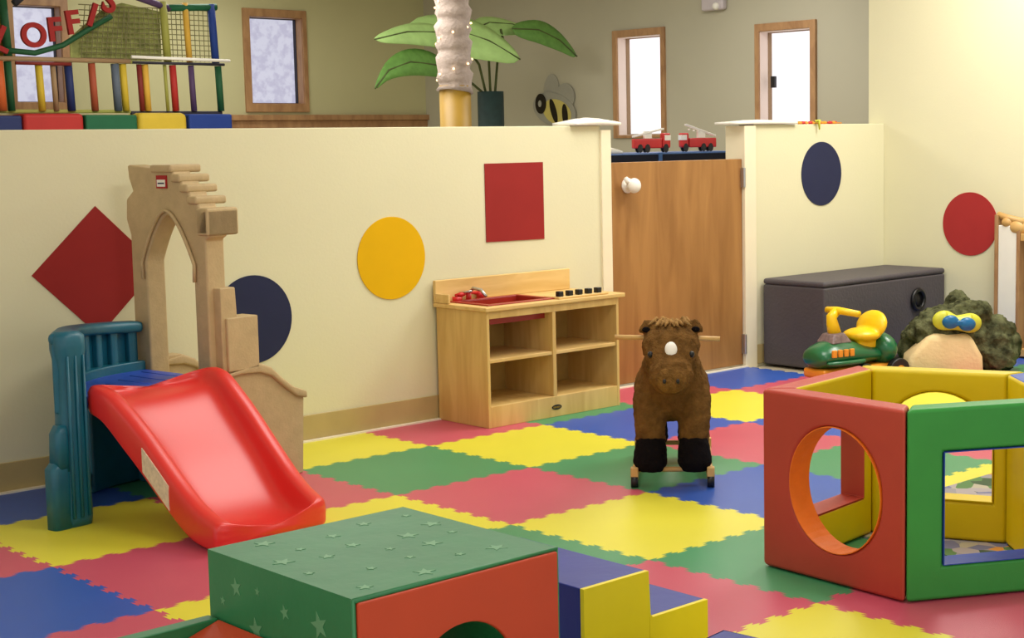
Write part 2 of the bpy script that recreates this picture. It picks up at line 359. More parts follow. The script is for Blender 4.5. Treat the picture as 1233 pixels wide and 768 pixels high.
MATS = {
 (-3,-2):('r',None), (-2,-2):('b','blue foam floor mat against the wall at the far left, behind the teal post'), (-1,-2):('g','green foam floor mat in shadow under the climber by the wall'),
 (0,-2):('y','yellow foam floor mat along the wall between climber and toy kitchen'), (1,-2):('r','red foam floor mat under the left end of the toy kitchen'),
 (2,-2):('g','green foam floor mat strip along the right end of the toy kitchen'), (3,-2):('r','red foam floor mat in front of the half door, behind the plush horse'),
 (4,-2):('b','blue foam floor mat running under the left end of the charcoal chest'), (5,-2):('y',None), (6,-2):('g',None),
 (-4,-1):('g',None), (-3,-1):('r','red foam floor mat at the left edge, left of the yellow mat'),
 (-2,-1):('y','yellow foam floor mat under the teal post and slide'), (-1,-1):('r','red foam floor mat peeking out right of the slide, beside the sand-coloured wall foot'),
 (0,-1):('g','green foam floor mat left of the toy kitchen front, right of the climber foot'), (1,-1):('y','yellow foam floor mat directly in front of the toy kitchen'),
 (2,-1):('b','blue foam floor mat between the toy kitchen and the plush horse'), (3,-1):('y','yellow foam floor mat behind the plush horse, left of the foam play pen'),
 (4,-1):('r','red foam floor mat between the charcoal chest and the play pen, a thin sliver'), (5,-1):('g','green foam floor mat under the ride-on toy'), (6,-1):('b','blue foam floor mat under the large plush animal'),
 (-3,0):('b','blue foam floor mat in the lower left corner'), (-2,0):('r','red foam floor mat in front of the slide foot, left of the green star cube'),
 (-1,0):('y','yellow foam floor mat between the slide foot and the green star cube'), (0,0):('r','red foam floor mat in the middle of the floor behind the green star cube'),
 (1,0):('g','green foam floor mat under the plush horse'), (2,0):('r','red foam floor mat right of the plush horse, left of the play pen'),
 (3,0):('b','blue foam floor mat seen through the round hole of the red panel'), (4,0):('y','yellow foam floor mat behind the play pen, seen through its arched opening'), (5,0):('r','red foam floor mat in front of the large plush animal'), (6,0):('g','green foam floor mat at the foot of the white safety gate'),
 (-4,0):('y',None), (-4,1):('g',None), (-3,1):('r','red foam floor mat at the bottom left, below the blue corner mat'), (-2,1):('y','yellow foam floor mat showing a small toothed corner left of the green star cube'),
 (-1,1):('g','green foam floor mat mostly hidden behind the right side of the green star cube'), (0,1):('y','yellow foam floor mat in front of the plush horse, its largest diamond'),
 (1,1):('b','blue foam floor mat at the plush horse right foot, running behind the red panel'), (2,1):('g','green foam floor mat behind the play pen, seen through its openings'),
 (3,1):('r','red foam floor mat beyond the play pen, seen through the green panel opening'), (4,1):('b','blue foam floor mat behind the back panel of the play pen, beyond the rug'), (5,1):('y',None), (6,1):('b',None),
 (-2,2):('b',None), (-1,2):('r','red foam floor mat behind the blue and yellow foam steps'), (0,2):('g','green foam floor mat running under the red panel of the play pen'),
 (1,2):('y','yellow foam floor mat under the rug inside the play pen'), (2,2):('y','yellow foam floor mat with toothed edge behind the road rug'), (3,2):('g','green foam floor mat under the far end of the road rug'), (4,2):('y',None),
 (-1,3):('y','yellow foam floor mat at the bottom edge, in front of the red panel'), (0,3):('r','red foam floor mat in the lower right, in front of the green panel'),
 (1,3):('b',None), (2,3):('g',None), (-2,3):('g',None), (3,3):('r',None), (1,4):('y',None), (-1,4):('g',None), (0,4):('b',None), (-3,2):('y',None), (-3,3):('b',None),
}
HID = {'r': 'red', 'y': 'yellow', 'g': 'green', 'b': 'blue'}
for (i, j), (c, lab) in MATS.items():
    if lab is None: continue
    o = obj('foam_floor_mat', mat_bm(i, j), cols[c][0])
    setp(o, lab, 'floor mat', 'interlocking foam floor mats')

# ------------------------------------------------------------------ painted shapes on the walls
def wall_shape(name, label, loop, m, f=XZ, w=None):
    b = BM(); w = WY if w is None else w
    slab(b, loop, [], f, w-0.004, w-0.0003); o = obj(name, b, m)
    return setp(o, label, 'wall decoration', 'coloured shapes on the walls')
wall_shape('wall_diamond', 'dark red diamond on the left wall behind the climber arch', [(-.511, .977), (-.756, .745), (-.52, .512), (-.275, .745)], 'dark_red')
wall_shape('wall_circle', 'navy blue circle on the left wall behind the climber', circ(.112, .512, .172, 64), 'navy')
wall_shape('wall_circle', 'golden yellow circle on the left wall between climber and toy kitchen', circ(.777, .708, .172, 64), 'sun')
wall_shape('wall_square', 'dark red square on the left wall above the toy kitchen', [(1.287, .745), (1.627, .741), (1.627, 1.088), (1.287, 1.088)], 'dark_red')
wall_shape('wall_circle', 'dark blue circle on the wall right of the wooden door', circ(3.643, .982, .172, 64), 'navy')
wall_shape('wall_circle', 'red circle on the right wall above the plush animal', circ(.484, .697, .172, 64), 'bright_red', YZ, XR)

# ------------------------------------------------------------------ slide climber (local frame: a along front, b to the back)
T = thing('slide_climber', 'toddler climber with sand castle arch, teal tower rail, blue deck and red slide', 'slide', (-.985, .414, 0), math.radians(9))
# castle arch wall: profile in (b, z)
prof = [(0.015, 0), (0.015, 0.865), (-0.005, 0.875), (-0.01, 0.965), (0.045, 0.972), (0.05, 1.005), (0.09, 1.012), (0.095, 1.045), (0.13, 1.052), (0.135, 1.08), (0.175, 1.087), (0.18, 1.112),
        (0.27, 1.12), (0.30, 1.112), (0.43, 1.122), (0.425, 1.075), (0.405, 1.03), (0.445, 1.0), (0.45, 0.93), (0.425, 0.865), (0.43, 0)]
arch = [(0.085, 0.40)] + [(0.085, 0.80)]
hole = [(0.085, 0.37), (0.345, 0.37), (0.345, 0.78)] + [(0.215+0.13*q, 0.78+0.168*(1-abs(q)**1.7)) for q in [1-2*k/16 for k in range(1, 16)]] + [(0.085, 0.78)]
bm = BM(); slab(bm, prof, [hole], lambda u, v, w: (w, u, v), 0.62, 0.70)
# stepped roof ridges and eave cap, part of the wall's own shape
for (b0, b1, z) in ((-0.012, 0.05, 0.968), (0.045, 0.095, 1.008), (0.09, 0.135, 1.048), (0.13, 0.18, 1.083), (0.175, 0.29, 1.116)):
    box(bm, 0.61, 0.745, b0, b1, z-0.022 if b0 > 0 else 0.88, z+0.006)
slab(bm, [(-0.012, 0.88), (0.05, 0.88), (0.05, 0.97), (-0.012, 0.97)], [], lambda u, v, w: (w, u, v), 0.61, 0.745)
obj('castle_arch', bm, 'tan', T, bevel=0.008)
# raised arch moulding around the opening
bm = BM(); pts = [(0.612, 0.345+0.012, 0.72)] + [(0.612, 0.215+0.145*q, 0.78+0.184*(1-abs(q)**1.7)) for q in [1-2*k/20 for k in range(21)]] + [(0.612, 0.085-0.012, 0.72)]
tube(bm, pts, 0.006, 8); obj('arch_moulding', bm, 'tan', T, smooth=True)
# sticker on the arch
bm = BM(); box(bm, 0.614, 0.6195, 0.205, 0.26, 1.04, 1.085); st = obj('sticker', bm, 'bright_red', T, label='small red and white maker sticker')
bm = BM(); box(bm, 0.613, 0.614, 0.21, 0.255, 1.046, 1.070); obj('sticker_band', bm, 'white', st)
bm = BM(); box(bm, 0.6125, 0.613, 0.215, 0.25, 1.055, 1.060); obj('sticker_lettering', bm, 'navy', st)
# side panels of the climbing steps (front and back)
side0 = [(0.645, 0), (0.645, 0.70), (0.71, 0.70), (0.715, 0.59), (0.785, 0.592), (0.79, 0.43), (0.83, 0.415), (0.87, 0.39), (0.92, 0.345), (0.96, 0.312), (0.995, 0.295), (1.0, 0.27), (0.985, 0)]
rim = [(0.635, 0.40), (0.80, 0.425), (0.85, 0.405), (0.90, 0.36), (0.95, 0.322), (1.01, 0.298), (1.012, 0.272), (0.96, 0.285), (0.90, 0.33), (0.85, 0.372), (0.80, 0.39), (0.72, 0.395), (0.635, 0.385)]
for nm, b0 in (('front', -0.02), ('back', 0.40)):
    side = side0 if nm == 'front' else [(0.645, 0), (0.645, 0.43)]+side0[5:]
    bm = BM(); slab(bm, side, [], lambda u, v, w: (u, w, v), b0, b0+0.055)
    if nm == 'front': box(bm, 0.66, 0.795, b0-0.012, b0+0.07, 0.41, 0.596)
    p = obj('step_side_panel', bm, 'tan', T, bevel=0.012)
    bm = BM(); slab(bm, rim, [], lambda u, v, w: (u, w, v), b0-0.012, b0+0.067); obj('panel_rim', bm, 'tan', p, bevel=0.008)
for k, (a0, a1, z) in enumerate(((0.66, 0.76, 0.30), (0.76, 0.86, 0.20), (0.86, 0.97, 0.10))):
    bm = BM(); box(bm, a0, a1, 0.03, 0.405, 0 if k == 0 else 0.0, z); obj('step', bm, 'tan', T, bevel=0.01)
# blue deck inside a bowed rail that runs from the front post to the far foot of the arch
def bow(t):
    P = [(-0.06, -0.08), (0.0, 0.0), (0.12, 0.16), (0.255, 0.32), (0.42, 0.405), (0.61, 0.425), (0.8, 0.43)]
    x = 1+t*4; i = min(int(x), 4); f = x-i
    p0, p1, p2, p3 = P[i-1], P[i], P[i+1], P[i+2]
    q = [0.5*(2*p1[k]+(p2[k]-p0[k])*f+(2*p0[k]-5*p1[k]+4*p2[k]-p3[k])*f*f+(3*p1[k]-p0[k]-3*p2[k]+p3[k])*f**3) for k in (0, 1)]
    return Vector(q)
def bow_n(t):
    d = (bow(min(t+0.01, 1))-bow(max(t-0.01, 0))).normalized(); return Vector((d.y, -d.x))   # towards the inside
def arc_wall(bm, t0, t1, z0, z1, w0=0.0, w1=0.045, n=20, slope=0.0):
    secs = []
    for k in range(n+1):
        t = t0+(t1-t0)*k/n; c = bow(t); nn = bow_n(t); o = c+nn*w0; i = c+nn*w1; dz = -slope*t
        secs.append([(o.x, o.y, z0+dz), (i.x, i.y, z0+dz), (i.x, i.y, z1+dz), (o.x, o.y, z1+dz)])
    loft(bm, secs)
bm = BM()
dl = [(0.115, 0.034), (0.615, 0.034), (0.615, 0.36)] + [tuple(bow(t)+bow_n(t)*0.04) for t in [1-k/14 for k in range(1, 12)]]
slab(bm, dl, [], XY, 0.355, 0.398)
obj('deck', bm, 'blue_pl', T, bevel=0.006)
bm = BM()
for k in range(5): tube(bm, [(0.24+0.08*k, 0.06, 0.397), (0.24+0.08*k, 0.14+0.045*k, 0.397)], 0.003, 6)
obj('deck_ribs', bm, 'blue_pl', T, smooth=True)
bm = BM(); arc_wall(bm, 0.02, 1, 0.575, 0.615, -0.008, 0.062, slope=0.045); obj('top_rail', bm, 'teal', T, bevel=0.016, seg=3)
bm = BM(); arc_wall(bm, 0.02, 1, 0.36, 0.43, 0, 0.06); arc_wall(bm, 0.02, 1, 0.42, 0.58, 0.0, 0.022, slope=0.04)
for k in range(1, 10):
    t = k/9.5; arc_wall(bm, t-0.022, t+0.022, 0.42, 0.58, 0.02, 0.045, 2, slope=0.04)
obj('tower_wall', bm, 'teal', T, bevel=0.006)
bm = BM(); arc_wall(bm, 0.62, 1.0, 0.0, 0.37); obj('tower_base', bm, 'teal', T, bevel=0.01)
bm = BM(); arc_wall(bm, 0.05, 0.63, 0.02, 0.075, 0.005, 0.04); obj('tower_base_rail', bm, 'teal', T, bevel=0.008)
bm = BM(); box(bm, 0.56, 0.615, 0.0, 0.37, 0.0, 0.355); obj('tower_brace', bm, 'teal', T, bevel=0.01)
# front post (rounded, with leaf-like steps on its left)
bm = BM()
def rr(cx, cy, wx, wy, z, n=5, r=0.03):
    out = []
    for (sx, sy, a) in ((1, 1, 0), (-1, 1, PI/2), (-1, -1, PI), (1, -1, 3*PI/2)):
        for k in range(n): 
            t = a+PI/2*k/(n-1); out.append((cx+sx*(wx-r)+r*math.cos(t), cy+sy*(wy-r)+r*math.sin(t), z))
    return out
loft(bm, [rr(0.057, 0.01, 0.052, 0.04, 0.0), rr(0.057, 0.01, 0.055, 0.042, 0.03), rr(0.06, 0.01, 0.052, 0.04, 0.2), rr(0.064, 0.01, 0.046, 0.038, 0.34), rr(0.066, 0.008, 0.044, 0.036, 0.5), rr(0.064, 0.01, 0.05, 0.042, 0.56), rr(0.064, 0.01, 0.05, 0.042, 0.60), rr(0.062, 0.01, 0.038, 0.03, 0.615)])
loft(bm, [rr(0.0, 0.0, 0.034, 0.03, 0.0, r=.018), rr(0.0, 0.0, 0.034, 0.03, 0.19, r=.018), rr(0.003, 0.0, 0.022, 0.022, 0.21, r=.014)])
loft(bm, [rr(0.008, -0.002, 0.026, 0.028, 0.18, r=.015), rr(0.01, -0.002, 0.024, 0.026, 0.30, r=.015), rr(0.018, -0.0, 0.016, 0.02, 0.325, r=.01)])
for k in range(3):
    x = 0.03+0.028*k; tube(bm, [(x, -0.034, 0.03), (x+0.004, -0.032, 0.30), (x+0.006, -0.03, 0.54)], [0.006, 0.006, 0.004], 8)
obj('tower_post', bm, 'teal', T, smooth=True)
# slide: loft of U sections
def lerp(a, b, t): return a+(b-a)*t
path = [(0.03, 0.372, 0.437), (-0.04, 0.372, 0.437), (-0.09, 0.371, 0.425), (-0.15, 0.368, 0.385), (-0.23, 0.368, 0.325), (-0.33, 0.355, 0.25), (-0.43, 0.34, 0.18), (-0.52, 0.32, 0.13), (-0.60, 0.30, 0.104), (-0.66, 0.285, 0.095), (-0.692, 0.278, 0.082)]
wav = [0.042, 0.05, 0.062, 0.078, 0.082, 0.080, 0.095, 0.092, 0.07, 0.045, 0.03]
skirt = [0.085, 0.095, 0.11, 0.125, 0.13, 0.13, 0.125, 0.12, 0.10, 0.093, 0.08]
secs = []
def sl_sec(k):
    b, a, z = path[k]; t = k/(len(path)-1)
    hw = lerp(0.266, 0.212, t); rw = 0.062; d = wav[k]; sk = skirt[k]
    p = [(-hw+0.004, -sk), (-hw, -sk+0.012), (-hw-0.002, -sk*0.5), (-hw, -0.018), (-hw+0.012, 0.0), (-hw+rw*0.75, 0.0), (-hw+rw, -0.012), (-hw+rw+0.012, -d*0.75), (-hw+rw+0.035, -d), (-0.07, -d-0.003), (0, -d-0.004), (0.07, -d-0.003),
         (hw-rw-0.035, -d), (hw-rw-0.012, -d*0.75), (hw-rw, -0.012), (hw-rw*0.75, 0.0), (hw-0.012, 0.0), (hw, -0.018), (hw+0.002, -sk*0.5), (hw, -sk+0.012), (hw-0.004, -sk), (hw-0.04, -max(sk-0.006, d+0.02)), (-hw+0.04, -max(sk-0.006, d+0.02))]
    return b, a, z, [(x, max(y, 0.001-z)) for x, y in p]
for k in range(len(path)):
    b, a, z, p = sl_sec(k); secs.append([(a+x, b, z+y) for x, y in p])
bm = BM(); loft(bm, secs)
sl = obj('slide', bm, 'red_pl', T, smooth=True, sub=2)
bm = BM()
def side_pt(k, f, zoff, out=0.0035):
    b0, a0, z0, _ = sl_sec(k); b1, a1, z1, _ = sl_sec(k+1)
    t = (k+f)/(len(path)-1); return (lerp(a0, a1, f)-lerp(0.266, 0.212, t)-out, lerp(b0, b1, f), lerp(z0, z1, f)+zoff)
q = [side_pt(4, 0.4, -0.03), side_pt(4, 0.4, -0.105), side_pt(5, 0.8, -0.105), side_pt(5, 0.8, -0.03)]
loft(bm, [q, [(x+0.006, y, z) for x, y, z in q]])
obj('warning_label', bm, mat('paper_label', (226, 210, 182), 0.6, 0.3, 0.14, 70), sl, label='pale printed safety label on the slide side')

# ------------------------------------------------------------------ toy kitchen
T = thing('toy_kitchen', 'light wood toy kitchen unit with red sink, black knobs and four open shelves', 'play kitchen', (0.99, 0.70, 0))
w = 0.76; dp = 0.335; th = 0.015
bm = BM(); box(bm, 0, th, 0, dp, 0, 0.485); obj('side_panel', bm, 'lw', T, bevel=0.002)
bm = BM(); box(bm, w-th, w, 0, dp, 0, 0.485); obj('side_panel', bm, 'lw', T, bevel=0.002)
bm = BM(); box(bm, 0.364, 0.384, 0.001, dp-0.01, 0.09, 0.455); obj('divider', bm, 'lw', T, bevel=0.002)
bm = BM(); box(bm, th, w-th, dp-0.01, dp-0.002, 0.01, 0.485); obj('back_panel', bm, 'lwin', T)
bm = BM(); box(bm, th, w-th, 0.0, 0.015, 0.0, 0.09); box(bm, th, w-th, 0.015, dp-0.01, 0.075, 0.09); k_ = obj('plinth', bm, 'lw', T, bevel=0.002)
bm = BM(); slab(bm, circ(0.378, 0.042, 0.028, 24, 0.011), [], XZ, -0.002, 0.0005); lg = obj('badge', bm, 'black', k_, label='small dark oval maker badge')
bm = BM(); 
for i in range(6): box(bm, 0.358+i*0.007, 0.362+i*0.007, -0.0028, -0.0018, 0.038, 0.046)
obj('badge_lettering', bm, 'gold', lg)
bm = BM(); box(bm, th, w-th, 0.0, 0.015, 0.455, 0.485); obj('top_rail', bm, 'lw', T, bevel=0.002)
for x0, x1 in ((th, 0.364), (0.384, w-th)):
    bm = BM(); box(bm, x0, x1, 0.006, dp-0.01, 0.27, 0.285); obj('shelf', bm, 'lwh', T, bevel=0.002)
bm = BM()
slab(bm, [(-0.012, -0.012), (w+0.032, -0.012), (w+0.032, dp+0.005), (-0.012, dp+0.005)], [[(0.05, 0.045), (0.40, 0.045), (0.40, 0.275), (0.05, 0.275)]], XY, 0.486, 0.505)
obj('countertop', bm, 'lwh', T, bevel=0.004)
bm = BM(); box(bm, -0.012, 0.765, dp-0.013, dp+0.005, 0.505, 0.60); box(bm, -0.012, 0.0, dp-0.10, dp-0.013, 0.505, 0.545); obj('backsplash', bm, 'lwh', T, bevel=0.004)
# sink basin
bm = BM()
o_ = [(0.035, 0.03), (0.415, 0.03), (0.415, 0.29), (0.035, 0.29)]; i_ = [(0.06, 0.055), (0.39, 0.055), (0.39, 0.265), (0.06, 0.265)]
slab(bm, o_, [i_], XY, 0.505, 0.511)
slab(bm, [(0.055, 0.05), (0.395, 0.05), (0.395, 0.27), (0.055, 0.27)], [], XY, 0.425, 0.43)
for a, b_, c_, d_ in ((0.055, 0.06, 0.05, 0.27), (0.39, 0.395, 0.05, 0.27), (0.055, 0.395, 0.05, 0.055), (0.055, 0.395, 0.265, 0.27)): box(bm, a, b_, c_, d_, 0.425, 0.507)
sk = obj('sink', bm, mat('sink_red', (158, 42, 30), 0.35, 0.5, 0.05), T, bevel=0.003)
bm = BM(); cyl(bm, (0.15, 0.30, 0.52), 0.012, 0.035); cyl(bm, (0.08, 0.29, 0.515), 0.022, 0.022, n=16); cyl(bm, (0.215, 0.30, 0.525), 0.018, 0.03, n=16); ell(bm, (0.10, 0.285, 0.535), (0.02, 0.015, 0.01))
tube(bm, [(0.08, 0.30, 0.53), (0.15, 0.30, 0.54), (0.215, 0.30, 0.53)], 0.008)
obj('faucet', bm, 'tr', sk, smooth=True)
bm = BM(); tube(bm, [(0.15, 0.30, 0.535), (0.145, 0.26, 0.56), (0.14, 0.20, 0.555), (0.14, 0.17, 0.53)], 0.007); tube(bm, [(0.10, 0.30, 0.54), (0.12, 0.24, 0.55)], 0.005); obj('spout', bm, 'steel', sk, smooth=True)
# control knobs in a row on a pale strip
bm = BM(); box(bm, 0.405, 0.70, 0.0, 0.10, 0.505, 0.515); sp = obj('control_strip', bm, 'lwh', T, bevel=0.003)
for k in range(5):
    x = 0.425+0.0565*k
    bm = BM(); box(bm, x-0.013, x+0.013, 0.006, 0.032, 0.5155, 0.538); obj('knob', bm, 'black', sp, bevel=0.003)

# ------------------------------------------------------------------ foam play pen (five panels)
P1, P2, P3, P5, P6 = Vector((.170, -1.476)), Vector((.142, -1.972)), Vector((.574, -2.22)), Vector((.900, -1.86)), Vector((.702, -1.409))
poly = [P1, P2, P3, P5, P6]; cen = sum(poly, Vector((0, 0)))/5
T = thing('foam_play_pen', 'five-sided soft foam play pen with red, green and yellow panels and cut-out openings', 'play pen', (cen.x, cen.y, 0))
th = 0.075; Hn = 0.498
def offs(i):
    p, a, b = poly[i], poly[i-1], poly[(i+1) % 5]
    d1 = (p-a).normalized(); d2 = (b-p).normalized()
    def inn(d):
        n = Vector((-d.y, d.x)); return n if n.dot(cen-p) > 0 else -n
    n1, n2 = inn(d1), inn(d2)
    bis = (n1+n2).normalized(); return p+bis*(th/bis.dot(n1))
def panel(i, outc, inc, linc, kind, hb=0.12):
    p, q = poly[i], poly[(i+1) % 5]; pi_, qi = offs(i), offs((i+1) % 5)
    L = (q-p).length; d = (q-p)/L; n = Vector((-d.y, d.x)); n = n if n.dot(cen-p) > 0 else -n
    s0 = (pi_-p).dot(d); s1 = (qi-p).dot(d)
    def f(u, v, w_):   # w_ 0 outside .. 1 inside, mitred ends
        uu = u if w_ == 0 else s0+(u/L)*(s1-s0)
        if 0.03 < u < L-0.03: uu = u
        x = p+d*uu+n*(w_*th)-cen
        return (x.x, x.y, v)
    c = L/2
    if kind == 'circle': hole = circ(c+0.012, 0.255, 0.158, 48, 0.17)
    elif kind == 'square': hole = [(0.105, hb), (L-0.105, hb), (L-0.105, 0.385), (0.105, 0.385)]
    elif kind == 'arch': hole = [(0.085, 0.12), (L-0.085, 0.12), (L-0.085, 0.28)] + [(c+(c-0.085)*math.cos(t), 0.28+(c-0.085)*0.98*math.sin(t)) for t in [PI*k/20 for k in range(1, 20)]] + [(0.085, 0.28)]
    else: hole = None
    g = 0.002
    bm = BM(); slab(bm, [(g, 0.003), (L-g, 0.003), (L-g, Hn), (g, Hn)], [hole] if hole else [], f, 0, 1, (0, 1, 0, 0))
    o = obj('panel', bm, [outc, inc], T, bevel=0.011, seg=3, label={'p_red': 'red panel', 'p_green': 'green panel', 'p_yellow': 'yellow panel', 'p_blue': 'blue panel'}[outc] + ' with %s opening, yellow inside' % {'circle': 'a round', 'square': 'a square', 'arch': 'an arched', 'none': 'no'}[kind])
    if not hole: return
    bm = BM(); cx = sum(x for x, y in hole)/len(hole); cy = sum(y for x, y in hole)/len(hole)
    hin = [(cx+(x-cx)*0.985, cy+(y-cy)*0.985) for x, y in hole]
    slab(bm, hole, [hin], f, -0.02, 1.02); obj('opening_lining', bm, linc, o)
panel(0, 'p_red', 'p_yellow', 'p_orange', 'circle')     # left front
panel(1, 'p_green', 'p_yellow', 'p_blue', 'square', 0.092)     # green front
panel(2, 'p_blue', 'p_yellow', 'p_yellow', 'none')
panel(3, 'p_yellow', 'p_yellow', 'p_yellow', 'arch')    # back
panel(4, 'p_red', 'p_yellow', 'p_red', 'square')        # left back
bm = BM(); slab(bm, [(0.60, -1.30), (2.5, -1.30), (2.5, -2.5), (0.60, -2.5)], [], XY, 0.0003, 0.002)
setp(obj('road_rug', bm, 'rug'), 'grey patterned road map rug lying under and behind the foam play pen', 'rug')

# ------------------------------------------------------------------ green star cube
T = thing('star_cube', 'green vinyl foam cube with pale stars and a red end with a round tunnel', 'foam cube', (-1.594, -2.09, 0))
cw, cd, ch = 0.459, 0.49, 0.42
hole = circ(0.228, 0.21, 0.118, 48)
bm = BM(); slab(bm, [(0, 0), (cw, 0), (cw, ch), (0, ch)], [hole], lambda u, v, w_: (u, w_, v), 0.012, cd, (0, 0, 0, 1))
rnd.seed(3)
tops = []
for _ in range(400):
    x, y, r = rnd.uniform(0.03, cw-0.03), rnd.uniform(0.05, cd-0.03), rnd.choice([0.022, 0.016, 0.011])
    if all((x-a)**2+(y-b)**2 > 0.075**2 for a, b, _ in tops): tops.append((x, y, r))
for x, y, r in tops:
    slab(bm, star(x, y, r, rnd.uniform(0, 6)), [], XY, ch+0.0002, ch+0.0008, (2, 2, 2, 2))
sides = [(0.39, 0.365, 0.019), (0.315, 0.372, 0.009), (0.225, 0.352, 0.015), (0.115, 0.352, 0.026), (0.325, 0.298, 0.024), (0.205, 0.288, 0.018), (0.10, 0.275, 0.013), (0.44, 0.33, 0.01), (0.28, 0.23, 0.02), (0.15, 0.2, 0.024), (0.40, 0.22, 0.017), (0.05, 0.20, 0.016), (0.24, 0.14, 0.02), (0.1, 0.09, 0.02), (0.38, 0.1, 0.022)]
for y, z, r in sides:
    slab(bm, star(y, z, r, rnd.uniform(-.3, .3)), [], YZ, -0.0008, -0.0002, (2, 2, 2, 2))
    slab(bm, star(y, z, r, rnd.uniform(-.3, .3)), [], YZ, cw+0.0002, cw+0.0008, (2, 2, 2, 2))
obj('cover', bm, ['v_green', 'v_green', 'v_star'], T, bevel=0.0)
bm = BM(); slab(bm, [(0.004, 0.002), (cw-0.004, 0.002), (cw-0.004, ch-0.006), (0.004, ch-0.006)], [hole], lambda u, v, w_: (u, w_, v), 0.0, 0.012); obj('end_panel', bm, 'v_red', T, bevel=0.004, label='red end panel with round tunnel mouth')
bm = BM()
tube(bm, [(0, 0.01, ch-0.003), (cw, 0.01, ch-0.003)], 0.005, 8); tube(bm, [(0, 0.01, 0.01), (0, 0.01, ch)], 0.004, 8); tube(bm, [(cw, 0.01, 0.01), (cw, 0.01, ch)], 0.004, 8)
obj('piping', bm, 'v_green', T, smooth=True)

# ramp beside the cube
T = thing('foam_ramp', 'red foam ramp with green side wall beside the star cube', 'foam ramp', (-1.597, -2.09, 0))
bm = BM(); prf = [(-0.001, 0), (-0.001, 0.293), (-0.10, 0.262), (-0.22, 0.20), (-0.34, 0.11), (-0.46, 0.0)]
slab(bm, prf, [], lambda u, v, w_: (u, w_, v), 0.0, 0.452); obj('slope', bm, 'v_red', T, bevel=0.004)
bm = BM(); slab(bm, [(-0.001, 0), (-0.001, 0.294), (-0.46, 0.294), (-0.46, 0)], [], lambda u, v, w_: (u, w_, v), 0.453, 0.488); obj('side_wall', bm, 'v_green', T, bevel=0.004)

# steps
T = thing('foam_steps', 'blue foam steps with yellow side, to the right of the star cube', 'foam steps', (-0.825, -1.82, 0))
prf = [(0, 0.0), (0.395, 0.0), (0.395, 0.109), (0.212, 0.109), (0.205, 0.116), (0.2, 0.218), (0, 0.218)]
bm = BM(); slab(bm, prf, [], lambda u, v, w_: (u, w_, v), 0.012, 0.44); obj('steps_body', bm, 'v_blue', T, bevel=0.003)
bm = BM(); slab(bm, prf, [], lambda u, v, w_: (u, w_, v), 0.0, 0.012); box(bm, 0.2005, 0.2025, -0.0012, 0.0, 0.0, 0.112); obj('side_cover', bm, 'v_yellow', T, bevel=0.002, label='bright yellow side face')
T = thing('foam_block', 'blue foam block in front of the yellow sided steps at the bottom edge', 'foam block', (-0.55, -1.976, 0), math.radians(8))
bm = BM(); box(bm, -0.35, 0, -0.35, 0, 0, 0.1); obj('block_body', bm, 'v_blue', T, bevel=0.008)
bm = BM(); tube(bm, [(-0.345, -0.345, 0.098), (-0.005, -0.345, 0.098), (-0.005, -0.005, 0.098), (-0.345, -0.005, 0.098), (-0.345, -0.345, 0.098)], 0.003, 6); obj('seam_piping', bm, 'v_blue', T, smooth=True)

# ------------------------------------------------------------------ plush ride-on horse
T = thing('plush_horse', 'brown plush riding horse with white forehead spot and black hooves, facing the camera', 'toy horse', (0.736, -0.593, 0), math.radians(-46.5))
bm = BM()
ell(bm, (0, 0.10, 0.325), (0.132, 0.13, 0.12)); ell(bm, (0, 0.06, 0.40), (0.105, 0.10, 0.085)); ell(bm, (0, 0.26, 0.31), (0.105, 0.17, 0.10)); ell(bm, (0, 0.42, 0.31), (0.11, 0.12, 0.10))
tube(bm, [(0, 0.10, 0.38), (0, 0.04, 0.44), (0, -0.02, 0.49)], [0.105, 0.09, 0.082], 16)
ell(bm, (0, -0.05, 0.49), (0.10, 0.10, 0.076)); ell(bm, (0, -0.09, 0.455), (0.09, 0.08, 0.078))
tube(bm, [(0, -0.08, 0.46), (0, -0.15, 0.41)], [0.075, 0.066], 16)
ell(bm, (0, -0.155, 0.405), (0.076, 0.062, 0.068))
for s in (-1, 1):
    tube(bm, [(s*0.05, 0.085, 0.385), (s*0.066, 0.075, 0.35), (s*0.074, 0.055, 0.29), (s*0.076, 0.03, 0.22), (s*0.074, 0.012, 0.13)], [0.02, 0.055, 0.062, 0.056, 0.05], 16)
    tube(bm, [(s*0.04, 0.43, 0.39), (s*0.055, 0.44, 0.35), (s*0.065, 0.46, 0.29), (s*0.070, 0.475, 0.22), (s*0.072, 0.45, 0.13)], [0.02, 0.055, 0.062, 0.054, 0.048], 16)
    # ears folded outward
    tube(bm, [(s*0.05, -0.02, 0.545), (s*0.083, -0.03, 0.556), (s*0.108, -0.045, 0.538)], [0.026, 0.024, 0.008], 12)
o = obj('body', bm, 'brown', T, smooth=True); remesh(o, 0.007, 4); fuzz(o, 0.012, 0.018)
for y in (0.01, 0.45):
    for s in (-1, 1):
        bm = BM(); tube(bm, [(s*0.074, y, 0.165), (s*0.074, y-0.004, 0.13), (s*0.077, y-0.01, 0.08), (s*0.078, y-0.012, 0.05)], [0.048, 0.055, 0.06, 0.044], 20)
        o = obj('hoof', bm, 'bk_plush', T, smooth=True, label='black plush hoof'); remesh(o, 0.006, 3); fuzz(o, 0.007, 0.015)
bm = BM(); ell(bm, (0, -0.2, 0.396), (0.052, 0.022, 0.045)); o = obj('muzzle', bm, 'brown2', T, smooth=True); fuzz(o, 0.003, 0.02)
bm = BM(); ell(bm, (0.0, -0.156, 0.49), (0.021, 0.014, 0.028), rot=Matrix.Rotation(-0.45, 4, 'X')); obj('forehead_patch', bm, 'white', T, smooth=True, label='white oval forehead patch')
